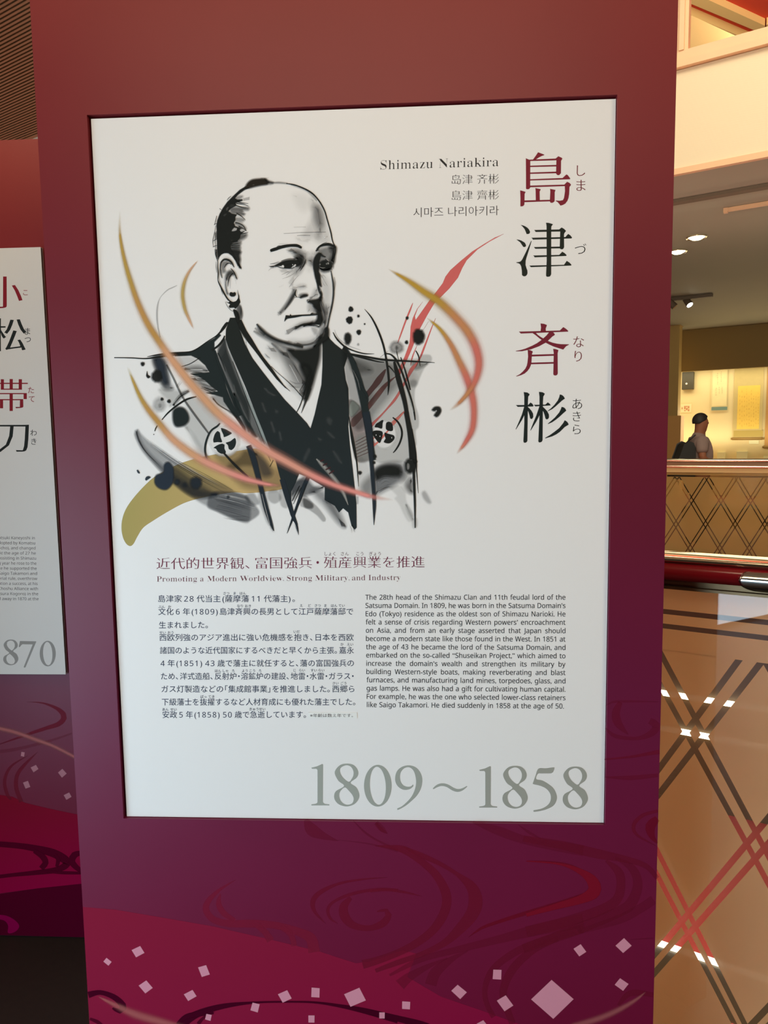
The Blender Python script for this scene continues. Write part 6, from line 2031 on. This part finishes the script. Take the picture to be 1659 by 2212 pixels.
# ------------------------------------------------------------------ the visitor across the well
tp = T_FAR + .55
top = on_t(1521, 893.5, tp)
HT = top.z
PF = Vector((math.cos(YAW + math.radians(-8)), math.sin(YAW + math.radians(-8)), 0))
PLft = Vector((-PF.y, PF.x, 0))
P0 = Vector((top.x, top.y, 0)) - PF * .035
SCL = HT / 1.70
person = thing('person', P0, 'person with short dark hair in a grey short-sleeved shirt, standing side-on behind the far railing', 'person')


def pl(x, y, z):
    return P0 + (PF * x + PLft * y + Vector((0, 0, z))) * SCL


def skin(name, joints, bones, m, parent, root=0, sub=2):
    me = bpy.data.meshes.new(name)
    idx = {k: i for i, k in enumerate(joints)}
    wl = Vector((0, 0, 0))
    q = parent
    while q is not None:
        wl = wl + q.location
        q = q.parent
    me.from_pydata([tuple(pl(*joints[k][:3])) for k in joints], [(idx[a], idx[b]) for a, b in bones], [])
    o = bpy.data.objects.new(name, me)
    COL.objects.link(o)
    md = o.modifiers.new('skin', 'SKIN')
    md.use_smooth_shade = True
    sv = me.skin_vertices[0].data if me.skin_vertices else None
    if sv is None:
        bm = bmesh.new()
        bm.from_mesh(me)
        bm.verts.layers.skin.verify()
        bm.to_mesh(me)
        bm.free()
        sv = me.skin_vertices[0].data
    for k, i in idx.items():
        r_ = joints[k][3:]
        sv[i].radius = (r_[0] * SCL, (r_[1] if len(r_) > 1 else r_[0]) * SCL)
        sv[i].use_root = (i == root)
    sb = o.modifiers.new('sub', 'SUBSURF')
    sb.levels = sub
    sb.render_levels = sub
    me.materials.append(m)
    if parent is not None:
        o.parent = parent
        o.location = -wl
    return o


M_SKIN = mat('skin', (142, 88, 60), 0.6)
M_SHIRT = mat('shirt grey', (134, 114, 108), 0.85, noise=.06, nscale=40)
M_TROU = mat('trousers dark', (40, 38, 40), 0.85)
M_HAIR = mat('hair dark', (26, 20, 16), 0.6)
J = {'pelvis': (0, 0, .93, .14, .12), 'belly': (.02, 0, 1.08, .135, .12), 'chest': (.0, 0, 1.27, .14, .125), 'neck0': (-.02, 0, 1.42, .075), 'neck': (-.005, 0, 1.485, .062, .060),
     'jaw': (.022, 0, 1.555, .074, .064), 'skull': (.006, 0, 1.612, .100, .088), 'crown': (-.002, 0, 1.652, .078, .072), 'chin': (.082, 0, 1.522, .022, .026), 'nose': (.106, 0, 1.576, .010, .012)}
Bn = [('pelvis', 'belly'), ('belly', 'chest'), ('chest', 'neck0'), ('neck0', 'neck'), ('neck', 'jaw'), ('jaw', 'skull'), ('skull', 'crown'), ('jaw', 'chin'), ('jaw', 'nose')]
for sd, n in ((-1, 'r'), (1, 'l')):
    J.update({'sh' + n: (-.02, .165 * sd, 1.375, .06), 'el' + n: (-.03, .225 * sd, 1.165, .045), 'wr' + n: (.14, .135 * sd, 1.095, .031, .027), 'pa' + n: (.205, .085 * sd, 1.08, .034, .018),
              'hi' + n: (0, .09 * sd, .86, .085), 'kn' + n: (.02, .1 * sd, .49, .058), 'an' + n: (-.01, .1 * sd, .09, .04), 'to' + n: (.15, .11 * sd, .035, .035, .03)})
    Bn += [('chest', 'sh' + n), ('sh' + n, 'el' + n), ('el' + n, 'wr' + n), ('wr' + n, 'pa' + n), ('pelvis', 'hi' + n), ('hi' + n, 'kn' + n), ('kn' + n, 'an' + n), ('an' + n, 'to' + n)]
    for f_, (dx, dz, L_) in enumerate(((.012, .022, .07), (.022, .008, .078), (.022, -.006, .074), (.012, -.018, .06))):
        J['f%d' % f_ + n] = (.222 + dx * .3, (.078 - .004 * f_) * sd, 1.075 + dz, .0092)
        J['g%d' % f_ + n] = (.222 + L_ * .62, (.05 - .003 * f_) * sd, 1.07 + dz * 1.1, .0085)
        J['h%d' % f_ + n] = (.222 + L_ * .8, (.022 - .003 * f_) * sd, 1.06 + dz * 1.1, .0075)
        Bn += [('pa' + n, 'f%d' % f_ + n), ('f%d' % f_ + n, 'g%d' % f_ + n), ('g%d' % f_ + n, 'h%d' % f_ + n)]
    J['t0' + n] = (.195, .065 * sd, 1.11, .0105)
    J['t1' + n] = (.225, .04 * sd, 1.12, .009)
    Bn += [('pa' + n, 't0' + n), ('t0' + n, 't1' + n)]
HEADZ = lambda z: 1.690 - (1.70 - z) * .80
for k in ('jaw', 'skull', 'crown', 'chin', 'nose'):
    v = J[k]
    J[k] = (v[0] * .92, v[1], HEADZ(v[2])) + tuple(r * .90 for r in v[3:])
bodyp = skin('body', J, Bn, M_SKIN, person)
K = {'a': (0, 0, .90, .150, .135), 'b': (.03, 0, 1.08, .158, .14), 'c': (.0, 0, 1.27, .160, .15), 'd': (-.02, 0, 1.39, .105, .11), 'e': (-.012, 0, 1.445, .080, .078), 'f': (-.004, 0, 1.475, .072, .070)}
KB_ = [('a', 'b'), ('b', 'c'), ('c', 'd'), ('d', 'e'), ('e', 'f')]
for sd, n in ((-1, 'r'), (1, 'l')):
    K.update({'s' + n: (-.022, .172 * sd, 1.37, .080), 'm' + n: (-.028, .2 * sd, 1.29, .076), 'q' + n: (-.03, .216 * sd, 1.215, .070)})
    KB_ += [('c', 's' + n), ('s' + n, 'm' + n), ('m' + n, 'q' + n)]
skin('shirt', K, KB_, M_SHIRT, person)
T_ = {'a': (0, 0, .93, .148, .13)}
TB_ = []
for sd, n in ((-1, 'r'), (1, 'l')):
    T_.update({'h' + n: (0, .09 * sd, .84, .098), 'k' + n: (.02, .1 * sd, .49, .074), 'z' + n: (-.01, .1 * sd, .10, .064)})
    TB_ += [('a', 'h' + n), ('h' + n, 'k' + n), ('k' + n, 'z' + n)]
skin('trousers', T_, TB_, M_TROU, person)
hv, hf, keep = [], [], {}
NU, NV = 32, 20
hc = (-.002, 0, HEADZ(1.606))
for i in range(NV + 1):
    for j in range(NU):
        la, lo = math.pi / 2 - i * math.pi * .62 / NV, j * 2 * math.pi / NU
        hv.append((math.cos(la) * math.cos(lo), math.cos(la) * math.sin(lo), math.sin(la)))


def hairline(x):
    """lower edge of the hair, by how far forward: nape, over the ear, brow"""
    return -.52 + .25 * abs(x + .7) if x < -.45 else (-.45 + (x + .45) * .69 if x < .1 else (-.07 + (x - .1) * .35 if x < .45 else .05 + (x - .45) * .95))


pts = [pl(hc[0] + x * .082, y * .068, hc[2] + max(z, hairline(x)) * .084) for x, y, z in hv]
for i in range(NV):
    for j in range(NU):
        a_, b_ = i * NU + j, i * NU + (j + 1) % NU
        c_, d_ = b_ + NU, a_ + NU
        if any(hv[k][2] > hairline(hv[k][0]) for k in (a_, b_, c_, d_)):
            hf.append((a_, b_, c_, d_))
ho = link('hair', pts, hf, M_HAIR, person, smooth=True)
hs = ho.modifiers.new('solid', 'SOLIDIFY')
hs.thickness = .012
for sd in (-1, 1):
    g = MB()
    c = pl(.0, .062 * sd, HEADZ(1.585))
    g.lathe(c, [(0, .012), (.011, .010), (.018, .002), (.016, -.006), (0, -.012)], PLft * sd, 12)
    g.link('ear', M_SKIN, person, True)
    g = MB()
    c = pl(.064, .030 * sd, HEADZ(1.60))
    g.lathe(c, [(0, -.006), (.005, -.004), (.007, 0), (.005, .004), (0, .006)], PF, 10)
    g.link('eye', M_HAIR, person, True)
# black bag worn at the back
bag = thing('shoulder_bag', pl(-.2, 0, .0), 'black bag hanging at the back of the person', 'bag')
bag.location = pl(-.2, -.02, .82)
g = MB()
pr_ = [(-0.11, 1.28), (-0.132, 1.335), (-0.168, 1.35), (-0.211, 1.325), (-0.236, 1.24), (-0.276, 1.12), (-0.326, 1.01), (-0.312, 0.94), (-0.189, 0.91), (-0.11, 0.94), (-0.106, 1.13)]
n_ = len(pr_)
vs_ = [pl(x, y, z) for y in (-.17, .17) for x, z in pr_]
g.add(vs_, [tuple(range(n_)), tuple(range(2 * n_ - 1, n_ - 1, -1))] + [(i, (i + 1) % n_, n_ + (i + 1) % n_, n_ + i) for i in range(n_)])
g.link('bag_body', M_BLACK, bag, bevel=.05).modifiers.new('soft', 'SUBSURF').render_levels = 2
g = MB()
pts_ = [pl(-.2, -.12, 1.34), pl(-.15, -.16, 1.40), pl(-.10, -.17, 1.445)]
for a_, b_ in zip(pts_, pts_[1:]):
    g.tube(a_, b_, .008, n=8)
g.link('strap', M_BLACK, bag)
